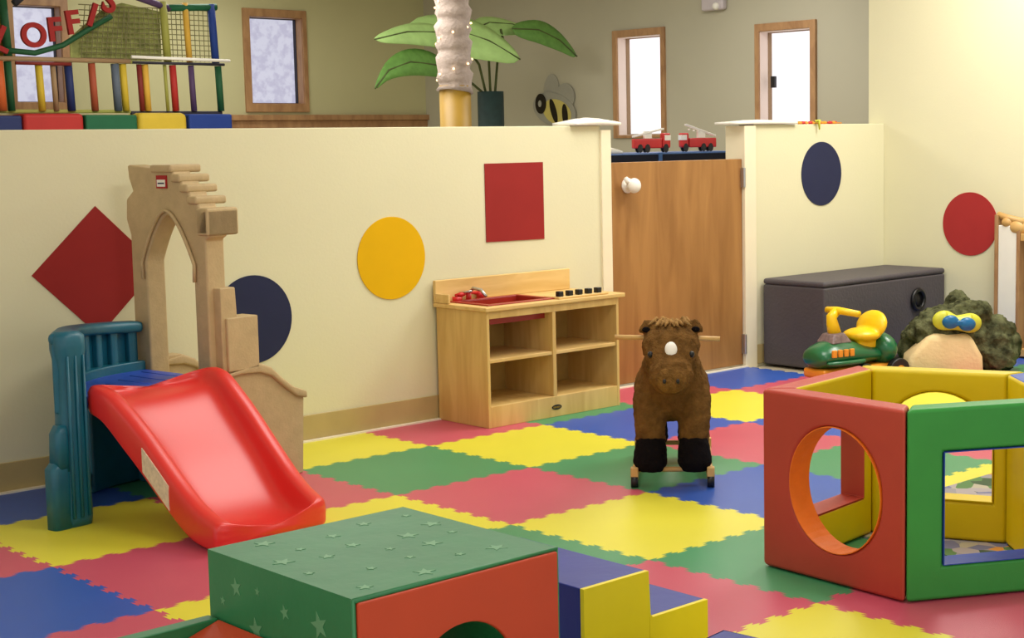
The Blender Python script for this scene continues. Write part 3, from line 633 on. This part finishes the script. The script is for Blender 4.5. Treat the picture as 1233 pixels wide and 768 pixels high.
for s in (-1, 1):
    bm = BM(); ell(bm, (s*0.068, -0.138, 0.472), (0.010, 0.009, 0.011)); obj('eye', bm, 'black', T, smooth=True)
    bm = BM(); ell(bm, (s*0.022, -0.225, 0.395), (0.006, 0.004, 0.008)); obj('nostril', bm, 'black', T, smooth=True)
    bm = BM(); ell(bm, (s*0.083, -0.055, 0.545), (0.014, 0.008, 0.010)); obj('inner_ear', bm, 'bk_plush', T, smooth=True)
    bm = BM(); tube(bm, [(s*0.13, -0.04, 0.03), (s*0.125, 0.2, 0.045), (s*0.13, 0.50, 0.03)], 0.013, 10); obj('skid', bm, 'rod', T, smooth=True)
    for y in (-0.03, 0.49):
        bm = BM(); cyl(bm, (s*0.13, y, 0.022), 0.022, 0.024, 'x', 20); wh = obj('wheel', bm, 'black', T, smooth=True)
        bm = BM(); box(bm, s*0.13-0.013, s*0.13+0.013, y-0.014, y+0.014, 0.03, 0.07); obj('wheel_bracket', bm, 'rod', wh, bevel=0.003)
for y in (-0.01, 0.46):
    bm = BM(); tube(bm, [(-0.13, y, 0.058), (0.13, y, 0.058)], 0.009, 10); obj('axle_bar', bm, 'rod', T, smooth=True)
bm = BM(); tube(bm, [(-0.19, -0.03, 0.518), (-0.07, -0.03, 0.515), (0.08, -0.03, 0.512), (0.165, -0.03, 0.508)], 0.0085, 12); obj('handle_rod', bm, 'rod', T, smooth=True)
bm = BM()
for k in range(26):
    x = rnd.uniform(-0.05, 0.05); y0 = rnd.uniform(-0.08, 0.06)
    tube(bm, [(x, y0, 0.55), (x*1.3, y0-0.012, 0.572), (x*1.7, y0-0.035, 0.562)], [0.010, 0.008, 0.003], 6)
obj('mane', bm, 'mane', T, smooth=True, label='lighter tan mane tuft')

# ------------------------------------------------------------------ charcoal chest
T = thing('storage_chest', 'long charcoal padded chest standing in the corner below the blue circle', 'chest', (3.13, 0.63, 0))
L_, D_, H_ = 1.07, 0.405, 0.452
bm = BM(); box(bm, 0, L_, 0, D_, 0.002, H_-0.03); obj('chest_body', bm, 'charcoal', T, bevel=0.012)
bm = BM(); box(bm, 0, L_, 0, D_, H_-0.0305, H_); obj('lid', bm, 'charcoal', T, bevel=0.012)
bm = BM(); R_ = 0.052
tube(bm, [(0.80+R_*math.cos(t), -0.012, 0.30+R_*math.sin(t)) for t in [2*PI*k/28 for k in range(29)]], 0.012, 8, caps=False); cyl(bm, (0.80, -0.004, 0.30), 0.045, 0.012, 'y')
obj('ring_pull', bm, 'black', T, smooth=True, label='round black ring on the chest front')

# ------------------------------------------------------------------ ride-on tractor toy
T = thing('ride_on_toy', 'green and yellow ride-on toy with yellow handlebar and seat in front of the chest', 'ride-on toy', (2.85, 0.345, 0), math.radians(-12)); T.scale = (1.12, 1.1, 1.0)
bm = BM(); secs = []
for x, hy, z0, z1 in ((-0.135, 0.05, 0.10, 0.16), (-0.12, 0.085, 0.085, 0.185), (-0.06, 0.10, 0.075, 0.215), (0.02, 0.10, 0.075, 0.225), (0.10, 0.085, 0.08, 0.20), (0.16, 0.065, 0.09, 0.17), (0.26, 0.07, 0.09, 0.17)):
    secs.append([(x, hy*math.cos(t)*(1 if True else 1), (z0+z1)/2+(z1-z0)/2*math.sin(t)) for t in [2*PI*k/16 for k in range(16)]])
loft(bm, secs); tube(bm, [(-0.12+0.02*0, -0.08, 0.115), (-0.06, -0.105, 0.115), (0.04, -0.105, 0.115), (0.10, -0.09, 0.115)], 0.013, 8)
obj('hood', bm, 'tg', T, smooth=True, sub=1)
bm = BM()
for k in range(4): box(bm, -0.095+0.032*k, -0.073+0.032*k, -0.103, -0.09, 0.145, 0.18)
obj('headlight_sticker', bm, 'to', T, bevel=0.003)
bm = BM(); box(bm, -0.12, 0.27, -0.075, 0.075, 0.035, 0.085); obj('chassis', bm, 'to', T, bevel=0.015)
bm = BM(); loft(bm, [[(-0.06, -0.06, 0.20), (0.05, -0.06, 0.20), (0.05, 0.06, 0.20), (-0.06, 0.06, 0.20)], [(-0.04, -0.04, 0.245), (0.02, -0.04, 0.25), (0.02, 0.04, 0.25), (-0.04, 0.04, 0.245)]]); obj('dashboard', bm, 'tp', T, bevel=0.008)
bm = BM(); tube(bm, [(-0.0, 0, 0.23), (-0.015, 0, 0.29), (-0.02, 0, 0.325), (0.01, -0.0, 0.352)], [0.03, 0.026, 0.024, 0.02], 12)
tube(bm, [(0.0, 0.055, 0.352), (0.01, 0.0, 0.354), (0.03, -0.12, 0.345)], [0.016, 0.018, 0.016], 12); obj('handlebar', bm, 'ty', T, smooth=True)
bm = BM(); ell(bm, (0.15, 0, 0.225), (0.085, 0.085, 0.035)); ell(bm, (0.205, 0, 0.268), (0.03, 0.095, 0.075), rot=Matrix.Rotation(0.35, 4, 'Y')); box(bm, 0.10, 0.2, -0.04, 0.04, 0.16, 0.22)
o = obj('seat', bm, 'ty', T, smooth=True); remesh(o, 0.006, 5)
bm = BM(); ell(bm, (0.25, -0.0, 0.15), (0.06, 0.10, 0.08)); obj('rear_fender', bm, 'tg', T, smooth=True)
for x, y, r in ((0.09, -0.085, 0.05), (0.09, 0.085, 0.05), (0.27, -0.10, 0.055), (0.27, 0.10, 0.055)):
    bm = BM(); cyl(bm, (x, y, r), r, 0.035, 'y', 28); wh = obj('wheel', bm, 'black', T, bevel=0.006)
    bm = BM(); cyl(bm, (x, y, r), r*0.4, 0.042, 'y', 16); obj('wheel_hub', bm, 'to', wh)

# ------------------------------------------------------------------ plush animal by the right wall
T = thing('plush_turtle', 'large dark green plush animal with cream muzzle and blue yellow goggles', 'plush toy', (3.53, 0.18, 0), math.radians(-46))
bm = BM(); ell(bm, (0.06, 0.08, 0.15), (0.24, 0.20, 0.18)); ell(bm, (-0.02, -0.05, 0.20), (0.18, 0.13, 0.12)); ell(bm, (0.24, 0.02, 0.13), (0.14, 0.12, 0.15)); ell(bm, (-0.14, 0.04, 0.10), (0.09, 0.09, 0.13)); ell(bm, (0.10, 0.20, 0.30), (0.07, 0.06, 0.09))
ell(bm, (0.26, -0.05, 0.07), (0.09, 0.09, 0.07)); ell(bm, (0.12, -0.02, 0.30), (0.11, 0.08, 0.06))
o = obj('body', bm, 'fur', T, smooth=True); remesh(o, 0.011, 3); fuzz(o, 0.05, 0.045)
bm = BM(); loft(bm, [[(-0.23, -0.20, 0.0), (0.15, -0.20, 0.0), (0.15, 0.0, 0.0), (-0.23, 0.0, 0.0)], [(-0.215, -0.20, 0.10), (0.145, -0.20, 0.10), (0.14, 0.0, 0.10), (-0.215, 0.0, 0.10)], [(-0.11, -0.17, 0.205), (0.09, -0.17, 0.20), (0.09, -0.05, 0.22), (-0.09, -0.05, 0.22)]])
[setattr(v.co, 'y', v.co.y-0.035) for v in bm.verts]; obj('muzzle', bm, 'cream', T, bevel=0.03, seg=4, label='cream flat muzzle')
bm = BM(); tube(bm, [(-0.03, -0.172, 0.275), (0.02, -0.178, 0.264), (0.09, -0.172, 0.262)], [0.05, 0.036, 0.05], 20); ell(bm, (-0.035, -0.165, 0.275), (0.06, 0.03, 0.05)); ell(bm, (0.09, -0.165, 0.26), (0.06, 0.03, 0.05))
g_ = obj('goggles', bm, 'gy', T, smooth=True); remesh(g_, 0.006, 4)
for x, z in ((-0.012, 0.272), (0.068, 0.260)):
    bm = BM(); ell(bm, (x, -0.212, z), (0.042, 0.022, 0.034)); obj('lens', bm, 'gb', g_, smooth=True, label='blue goggle lens')
bm = BM(); box(bm, 0.005, 0.05, -0.228, -0.2, 0.252, 0.28); obj('lens_bridge', bm, 'gb', g_, bevel=0.006)

# ------------------------------------------------------------------ gate folded against the right wall
T = thing('safety_gate', 'white safety gate with wooden edges folded against the right wall', 'gate', (XR-0.07, 0.21, 0))
bm = BM(); box(bm, 0.0, 0.05, -0.055, 0.055, 0.0, 0.70); obj('gate_panel', bm, 'white', T, bevel=0.004)
for y0 in (0.056, -0.076):
    bm = BM(); box(bm, -0.005, 0.055, y0, y0+0.02, 0.0, 0.755 if y0 > 0 else 0.70); obj('stile', bm, 'frame', T, bevel=0.003)
bm = BM(); ell(bm, (0.02, 0.01, 0.715), (0.03, 0.035, 0.03)); ell(bm, (0.02, -0.05, 0.69), (0.03, 0.05, 0.04)); tube(bm, [(0.02, 0.07, 0.755), (0.02, 0.02, 0.74), (0.02, -0.09, 0.72)], 0.018, 8); obj('gate_latch', bm, 'rod', T, smooth=True)
bm = BM(); box(bm, -0.02, 0.0, -0.07, 0.075, 0.0, 0.05); obj('foot_rail', bm, 'white', T, bevel=0.004)
# slats of the part reaching toward the camera
for k in range(6):
    bm = BM(); y = -0.16-0.09*k; box(bm, 0.01, 0.035, y-0.011, y+0.011, 0.051, 0.62); obj('gate_slat', bm, 'rod', T, bevel=0.003)
bm = BM(); box(bm, 0.0, 0.05, -0.70, -0.077, 0.62, 0.66); box(bm, 0.0, 0.05, -0.70, -0.077, 0.01, 0.05); obj('gate_rail', bm, 'rod', T, bevel=0.003)

# ------------------------------------------------------------------ things lying on the half walls
def sheet(name, label, x0, x1, y0, y1, z, th_, m, bulge=0.01, n=14):
    bm = BM(); top = []; 
    for i in range(n+1):
        row = []
        for j in range(5):
            x = x0+(x1-x0)*i/n; y = y0+(y1-y0)*j/4
            row.append(bm.verts.new((x, y, z+th_+bulge*math.sin(PI*i/n)*(0.6+0.4*math.sin(PI*j/4))+rnd.uniform(0, 0.002))))
        top.append(row)
    for i in range(n):
        for j in range(4): bm.faces.new((top[i][j], top[i+1][j], top[i+1][j+1], top[i][j+1]))
    r = bmesh.ops.extrude_face_region(bm, geom=list(bm.faces))
    for v in r['geom']:
        if isinstance(v, bmesh.types.BMVert): v.co.z = z
    return obj(name, bm, m, smooth=True)
setp(sheet('paper_stack', '', 1.80, 2.10, WY-0.03, WY+0.12, HW+0.001, 0.012, 'white', 0.024), 'white folded paper lying on the wall end left of the door', 'paper')
setp(sheet('paper_banner', '', 2.93, 3.42, WY-0.02, WY+0.13, HW+0.001, 0.012, 'white', 0.012), 'long white paper lying on the wall end right of the door', 'paper')
bm = BM()
for k in range(14):
    x = 3.48+0.026*k; ell(bm, (x, WY+0.03+rnd.uniform(-.02, .02), HW+0.008), (0.018, 0.014, 0.009), 10, mi=(k % 3 == 1))
tube(bm, [(3.46, WY+0.03, HW+0.006), (3.86, WY+0.03, HW+0.006)], 0.004, 6)
setp(obj('leaf_garland', bm, ['to', 'tr'], smooth=True), 'orange and red leaf garland lying on the half wall', 'garland')
bm = BM(); tube(bm, [(3.585, WY-0.008, HW+0.012), (3.60, WY-0.02, HW+0.02), (3.60, WY-0.022, HW-0.03)], [0.012, 0.01, 0.004], 8)
setp(obj('yellow_ribbon', bm, 'gy', smooth=True), 'small yellow ribbon hanging over the half wall above the blue circle', 'ribbon')

# ------------------------------------------------------------------ counter behind the door with toy engines
T = thing('counter', 'dark blue topped counter behind the wooden door', 'counter', (3.4, 2.55, 0))
bm = BM(); box(bm, 0.02, 1.42, 0.03, 0.55, 0, 1.03); obj('counter_body', bm, 'counter', T, bevel=0.005)
bm = BM(); box(bm, 0, 1.45, 0, 0.58, 1.03, 1.095); box(bm, 0, 1.45, -0.004, 0.004, 1.088, 1.0955, 1); obj('counter_top', bm, ['counter', 'counter_top'], T, bevel=0.004)
bm = BM(); box(bm, 0.001, 1.449, 0.002, 0.578, 1.0955, 1.099); obj('counter_mat', bm, 'counter_top', T)
bm = BM(); box(bm, 0.52, 0.55, -0.006, 0, 1.035, 1.10); obj('joint_strip', bm, 'counter_top', T)
def engine(x, y, label, flip, hz=0.0):
    t = thing('toy_fire_engine', label, 'toy vehicle', (x, y, 1.0992), math.radians(-30+180*flip), 'toy fire engines on the counter'); t.scale = (0.8, 0.9, 1.35)
    b = BM(); box(b, -0.15, 0.08, -0.035, 0.035, 0.02, 0.065); obj('truck_body', b, 'tr', t, bevel=0.006)
    b = BM(); box(b, 0.082, 0.15, -0.035, 0.035, 0.02, 0.09); obj('cab', b, 'tr', t, bevel=0.01)
    b = BM(); box(b, 0.10, 0.152, -0.037, 0.037, 0.055, 0.08); obj('cab_window', b, 'white', t, bevel=0.003)
    b = BM()
    tube(b, [(-0.15, -0.02, 0.075), (0.10, -0.02, 0.11+hz)], 0.005, 6); tube(b, [(-0.15, 0.02, 0.075), (0.10, 0.02, 0.11+hz)], 0.005, 6)
    for k in range(6): tube(b, [(-0.13+0.04*k, -0.02, 0.078+0.0056*k), (-0.13+0.04*k, 0.02, 0.078+0.0056*k)], 0.004, 6)
    box(b, -0.06, 0.0, -0.02, 0.02, 0.066, 0.10)
    obj('ladder', b, 'white', t)
    for wx in (-0.10, -0.04, 0.11):
        for s in (-1, 1):
            b = BM(); cyl(b, (wx, s*0.036, 0.02), 0.02, 0.014, 'y', 14); obj('wheel', b, 'black', t)
engine(3.99, 2.68, 'red toy fire engine on the counter beneath the left window', 0)
engine(4.42, 2.68, 'red toy fire engine with raised white ladder at the right end of the counter', 1, 0.02)
setp(sheet('paper_heap', '', 3.47, 3.66, 2.60, 2.75, 1.0995, 0.012, 'white', 0.03), 'crumpled white paper at the left end of the counter', 'paper')

# ------------------------------------------------------------------ back room: lit palm trunk, leaf plant, bee, lamp
T = thing('palm_trunk', 'fabric wrapped palm trunk on an ochre post wound with small lights', 'decorative tree', (3.475, 4.0, 0))
bm = BM(); cyl(bm, (0, 0, 0.78), 0.105, 1.56, n=28); obj('post', bm, 'gold', T, smooth=True, label='ochre yellow post')
bm = BM(); pts = []; rs = []
z = 1.52; k = 0
while z < 2.74:
    pts.append((0.006*math.sin(k), 0, z)); rs.append(0.112+(0.012 if k % 3 == 0 else (-0.006 if k % 3 == 1 else 0.0))); z += 0.035; k += 1
tube(bm, pts, rs, 24); o = obj('wrapping', bm, 'wrap', T, smooth=True); fuzz(o, 0.02, 0.05)
for k in range(34):
    z = 1.53+k*0.034; a = k*0.9+0.4
    bm = BM(); ell(bm, (0.12*math.cos(a), 0.12*math.sin(a), z), (0.008, 0.008, 0.008), 8); obj('fairy_light', bm, 'bulb', T)

def leaf(bm, mid, wid, side, droop=0.3, mi=0, n=14):
    """mid: list of 3-D points along the midrib; wid: max half width; side: sideways unit vector"""
    P = [Vector(p) for p in mid]; side = Vector(side).normalized()
    def pt(t):
        x = t*(len(P)-1); i = min(int(x), len(P)-2); return P[i].lerp(P[i+1], x-i)
    def cat(t):
        x = t*(len(P)-1); i = min(int(x), len(P)-2); f = x-i
        p0 = P[max(i-1, 0)]; p1 = P[i]; p2 = P[i+1]; p3 = P[min(i+2, len(P)-1)]
        return 0.5*((2*p1)+(p2-p0)*f+(2*p0-5*p1+4*p2-p3)*f*f+(3*p1-p0-3*p2+p3)*f**3)
    rows = []
    for i in range(n+1):
        t = i/n; c = cat(t); w_ = wid*(math.sin(PI*t**0.8)**0.75)+0.003
        row = []
        for s in (-1, -0.5, 0, 0.5, 1):
            row.append(c+side*(s*w_)+Vector((0, 0, -droop*abs(s)**1.5*w_)))
        rows.append(row)
    v = [[bm.verts.new(p) for p in r] for r in rows]
    for i in range(n):
        for j in range(4): bm.faces.new((v[i][j], v[i][j+1], v[i+1][j+1], v[i+1][j])).material_index = mi
T = thing('leaf_plant', 'tall potted plant with giant green fabric leaves behind the trunk', 'plant', (5.193, 5.7, 0.067)); T.scale = (0.943, 0.943, 0.943)
def Lp(x, z, y=0): return (x-5.69, y, z)
bm = BM(); cyl(bm, (0, 0, 0.775), 0.115, 1.69, n=24); obj('pot', bm, 'pot', T, smooth=True)
def Q(px, py, y=0): return (4.335+(px-433)*0.00865-5.69, y, 2.04+(45-py)*0.0064+(px-433)*0.0003)
leaves = [
 ('leafd', [Q(540, 96, -.05), Q(510, 80, -.12), Q(475, 76, -.18), Q(448, 86, -.2), Q(430, 109, -.22)], 0.115, (0.1, 0.3, 0.9), 0.1),
 ('leaf', [Q(545, 48, -.05), Q(515, 38, -.1), Q(475, 38, -.15), Q(433, 48, -.2)], 0.115, (0.0, 0.5, 0.8), 0.3),
 ('leaf', [Q(500, 26, .1), Q(535, 32, -.05), Q(570, 50, -.2), Q(600, 76, -.3)], 0.2, (0.45, 0.3, 0.75), 0.25),
 ('leaf', [Q(560, 34, -.1), Q(590, 24, 0), Q(620, 26, 0), Q(655, 40, -.02)], 0.13, (0.0, 0.7, 0.6), 0.3),
 ('leafd', [Q(600, 34, -.2), Q(630, 36, -.25), Q(655, 50, -.28), Q(677, 73, -.3)], 0.115, (0.3, 0.3, 0.8), 0.2)]
for mname, mid, wd, sd, dr in leaves:
    bm = BM(); leaf(bm, mid, wd, sd, dr); o = obj('leaf', bm, mname, T, smooth=True)
    s_ = o.modifiers.new('solid', 'SOLIDIFY'); s_.thickness = 0.006
    bm = BM(); tube(bm, [Vector(p)+Vector((0, -0.004, -0.008)) for p in mid], 0.007, 6); obj('midrib', bm, 'stem', o, smooth=True)
for p in ([(-0.05, 0, 1.6), (-0.12, 0, 1.85), (-0.3, 0, 2.05)], [(0, 0, 1.6), (-0.01, 0, 1.9), (-0.05, -0.05, 2.1)], [(0.05, 0, 1.6), (0.09, 0, 1.9), (0.12, -0.05, 2.14)], [(-0.07, 0, 1.6), (-0.3, -0.02, 1.74), (-0.5, -0.05, 1.83)], [(0.12, -0.05, 2.05), (0.05, -0.1, 2.15)]):
    bm = BM(); tube(bm, p, 0.011, 8); obj('stem', bm, 'stem', T, smooth=True)

T = thing('wall_bee', 'grey winged bumblebee cut-out with black stripes on the far wall', 'wall decoration', (FX-0.006, 6.24, 1.33))
def YZl(u, v, w_): return (w_, u, v)
def shape(name, loop, m, w0, w1, lab=None):
    b = BM(); slab(b, loop, [], YZl, w0, w1); return obj(name, b, m, T, label=lab)
def rotell(cx, cy, rx, ry, a, n=28):
    return [(cx+rx*math.cos(t)*math.cos(a)-ry*math.sin(t)*math.sin(a), cy+rx*math.cos(t)*math.sin(a)+ry*math.sin(t)*math.cos(a)) for t in [2*PI*k/n for k in range(n)]]
shape('wing', rotell(0.0, 0.31, 0.10, 0.14, 0.1), 'grey', -0.004, 0.004)
shape('wing', rotell(-0.19, 0.25, 0.12, 0.11, 0.5), 'grey', -0.008, -0.004)
shape('outline', rotell(-0.04, 0.13, 0.29, 0.15, 0.22), 'grey', -0.012, -0.008)
shape('abdomen', rotell(-0.08, 0.11, 0.19, 0.11, 0.25), 'bee_y', -0.016, -0.012)
shape('stripe', rotell(-0.04, 0.12, 0.036, 0.115, -0.35), 'bee_k', -0.02, -0.016)
shape('stripe', rotell(-0.19, 0.08, 0.036, 0.10, -0.1), 'bee_k', -0.02, -0.016)
shape('head', rotell(0.13, 0.19, 0.07, 0.09, 0), 'bee_k', -0.024, -0.016)
shape('face', rotell(0.135, 0.19, 0.022, 0.03, 0), 'grey', -0.027, -0.024)

T = thing('wall_lamp', 'small pale grey fitting high on the far wall between the two bright windows', 'light fitting', (FX-0.001, 4.25, 2.2))
bm = BM(); box(bm, -0.06, 0, -0.12, 0.12, 0, 0.16); obj('housing', bm, mat('mauve_white', (196, 186, 190), 0.5), T, bevel=0.02, seg=3)
bm = BM(); ell(bm, (-0.06, -0.05, 0.03), (0.03, 0.03, 0.03)); obj('lens', bm, 'white', T, smooth=True)

# ------------------------------------------------------------------ soft play frame in the back room
PY = 6.6
T = thing('play_frame', 'padded colourful play structure with netting and red letters in the back room', 'play structure', (2.4, PY, 0))
def fx(px): return lerp(1.491, 3.252, px/270.0)-2.4
def blk(name, px0, px1, z0, z1, m, y0=-0.12, y1=0.12, bev=0.015, lab=None):
    b = BM(); box(b, fx(px0), fx(px1), y0, y1, z0, z1); return obj(name, b, m, T, bevel=bev, label=lab)
blk('foam_base', -60, 16, 0.9, 1.42, PC['navy']); blk('foam_base', 17.5, 86, 0.9, 1.435, PC['red'], bev=0.03); blk('foam_base', 87.5, 149, 0.9, 1.425, PC['dgreen']); blk('foam_base', 150.5, 212, 0.9, 1.44, PC['yellow'], bev=0.04); blk('foam_base', 213.5, 270, 0.9, 1.43, PC['blue'])
blk('deck_rail', -60, 270, 0.86, 0.9, PC['dark']); blk('lower_skirt', -60, 270, 0.0, 0.86, PC['green'], -0.02, 0.02)
blk('rail', -60, 151, 1.42+0.02, 1.465, PC['olive'], 0.0, 0.03, 0.005); blk('rail', 151.5, 268, 1.43, 1.455, PC['dark'], 0.0, 0.03, 0.005)
posts = [(-4, 8, 'orange'), (9, 17, 'green'), (43, 51, 'yellow'), (60, 66, 'wood'), (76, 85, 'navy'), (104, 112, 'brick'), (131, 140, 'slate'), (141, 149, 'yellow'), (162, 168, 'maroon'), (168.5, 176, 'gold'), (195, 199, 'olive'), (203, 211, 'red'), (227, 234, 'purple'), (262, 270, 'green')]
for a, b_, c in posts:
    bm = BM(); x = (fx(a)+fx(b_))/2-0.0; r = (fx(b_)-fx(a))/2
    lean = -0.03
    tube(bm, [(x+0.0, 0, 1.455), (x-0.012, 0, 1.80)], r, 14); obj('padded_post', bm, PC[c], T, smooth=True)
for a, b_, z0, z1, c in ((-60, 150, 1.80, 1.835, 'wood'), (18, 80, 1.775, 1.80, 'maroon'), (90, 152, 1.80, 1.825, 'olive'), (150, 270, 1.80, 1.822, 'dark')):
    bm = BM(); x0, x1 = fx(a), fx(b_); tube(bm, [(x0, -0.03, (z0+z1)/2), (x1, -0.03, (z0+z1)/2+ (0.0 if b_ < 200 else 0.0))], (z1-z0)/2, 10); obj('padded_rail', bm, PC[c], T, smooth=True)
bm = BM(); tube(bm, [(fx(150), -0.06, 1.85), (fx(275), -0.06, 1.838)], 0.012, 8); obj('padded_rail', bm, 'white', T, smooth=True)
for a, b_, c in ((-40, -28, 'navy'), (8, 17, 'green'), (195, 204, 'olive'), (224, 231, 'gold'), (257, 266, 'blue')):
    bm = BM(); x = (fx(a)+fx(b_))/2; r = (fx(b_)-fx(a))/2; tube(bm, [(x, 0, 1.82), (x-0.02, 0, 2.27)], r, 14); obj('padded_post', bm, PC[c], T, smooth=True)
for a, za, b_, zb, c in ((145, 2.33, 205, 2.22, 'purple'), (203, 2.225, 265, 2.25, 'dgreen'), (60, 2.33, 145, 2.33, 'purple'), (-60, 2.33, 62, 2.33, 'maroon'), (22, 2.2, 40, 2.3, 'dark')):
    bm = BM(); tube(bm, [(fx(a), 0, za), (fx(b_), 0, zb)], 0.026, 12); obj('padded_rail', bm, PC[c], T, smooth=True)
bm = BM()
x = fx(150)
while x < fx(262):
    tube(bm, [(x, 0.02, 1.83), (x, 0.02, 2.22)], 0.0035, 4, caps=False); x += 0.038
z = 1.84
while z < 2.22:
    tube(bm, [(fx(96), 0.02, z), (fx(262), 0.02, z)], 0.0035, 4, caps=False); z += 0.038
x = fx(96)
while x < fx(150):
    tube(bm, [(x, 0.02, 1.83), (x+0.05, 0.02, 2.22)], 0.0035, 4, caps=False); x += 0.038
obj('netting', bm, 'net', T)
# printed banner behind the letters
bm = BM(); bl = [(fx(86), 1.83), (fx(196), 1.83), (fx(196), 2.20), (fx(150), 2.25), (fx(128), 2.20), (fx(108), 2.10), (fx(86), 1.98)]
slab(bm, bl, [], XZ, 0.05, 0.056); obj('mural_banner', bm, mat('mural', (140, 144, 84), 0.8, 0.2, 0.35, 14), T, label='olive green printed banner')
bm = BM(); bl = [(fx(-20), 1.83), (fx(14), 1.83), (fx(14), 2.33), (fx(-20), 2.33)]; slab(bm, bl, [], XZ, 0.05, 0.056); obj('mural_banner', bm, mat('mural_amber', (150, 120, 40), 0.8, 0.2, 0.4, 18), T, label='amber printed banner')
bm = BM(); slab(bm, circ(fx(42), 2.33, 0.13, 24, 0.1, PI, 2*PI), [], XZ, -0.04, -0.03); obj('sun_sign', bm, PC['yellow'], T)
for ch_, px, pz, a in (('L', 4, 1.94, 25), ('O', 38, 1.975, 10), ('F', 62, 2.02, -5), ('F', 83, 2.075, -8), ('I', 106, 2.135, 20), ('S', 127, 2.24, 15)):
    bm = text_bm(ch_, 0.23, 0.014)
    mtx = Matrix.Translation((fx(px), -0.05, pz)) @ Matrix.Rotation(math.radians(a), 4, 'Y') @ Matrix.Rotation(PI/2, 4, 'X')
    bmesh.ops.transform(bm, matrix=mtx, verts=bm.verts); obj('letter', bm, 'dark_red', T, label='red letter of the curved sign')
bm = BM(); tube(bm, [(fx(-6), -0.03, 1.88), (fx(40), -0.03, 1.86), (fx(72), -0.03, 1.92), (fx(100), -0.03, 2.03), (fx(130), -0.03, 2.14)], 0.02, 8); obj('sign_hoop', bm, PC['green'], T, smooth=True)

# ------------------------------------------------------------------ lights
def area(name, loc, sx, sy, power, col=(1, 0.93, 0.80), rot=(0, 0, 0)):
    l = bpy.data.lights.new(name, 'AREA'); l.shape = 'RECTANGLE'; l.size = sx; l.size_y = sy; l.energy = power; l.color = col
    o = bpy.data.objects.new(name, l); C.objects.link(o); o.location = loc; o.rotation_euler = rot; return o
WL = (1, 0.97, 0.92)
area('ceiling_lamp', (0.0, -1.6, 2.7), 1.2, 0.6, 27, WL)
area('ceiling_lamp', (-2.6, -3.4, 2.7), 1.2, 0.6, 24, WL)
area('ceiling_lamp', (1.4, 0.2, 2.7), 1.3, 1.1, 38, WL)
area('ceiling_lamp', (3.3, -0.7, 2.7), 1.2, 0.8, 44, WL)
area('ceiling_lamp', (3.55, -0.1, 2.7), 0.6, 0.6, 24, WL)  # extra wall-wash light, added only to brighten the upper right wall
area('ceiling_lamp', (2.6, 4.4, 2.7), 1.2, 1.2, 75, WL)
area('ceiling_lamp', (4.9, 3.2, 2.7), 1.2, 0.6, 36, WL)
area('ceiling_lamp', (3.4, 7.0, 2.7), 1.2, 0.6, 24, WL)
area('ceiling_lamp', (0.6, 3.4, 2.7), 1.2, 0.6, 25, WL)
W = bpy.data.worlds.new('world'); bpy.context.scene.world = W; W.use_nodes = True
bg = W.node_tree.nodes['Background']; bg.inputs['Color'].default_value = (1, 0.97, 0.92, 1); bg.inputs['Strength'].default_value = 1.0

# ------------------------------------------------------------------ camera
cam = bpy.data.cameras.new('camera'); co = bpy.data.objects.new('camera', cam); C.objects.link(co)
X = Vector((0.71868075, -0.69514916, -0.01629814)); U = Vector((0.08659602, 0.06622159, 0.99404016)); F = Vector((0.68992689, 0.71580887, -0.10778933))
m = Matrix((X, U, -F)).transposed().to_4x4(); m.translation = (-3.03770298, -4.21143367, 1.18000892)
co.matrix_world = m
cam.sensor_width = 36; cam.lens = 1865.6535*36/1233
cam.shift_x = -117.896/1233; cam.shift_y = -12.677/1233*1.0
cam.clip_start = 0.05
bpy.context.scene.camera = co
vs_ = bpy.context.scene.view_settings
vs_.view_transform = 'Standard'; vs_.look = 'None'; vs_.gamma = 1; vs_.use_curve_mapping = False; vs_.exposure = -0.08
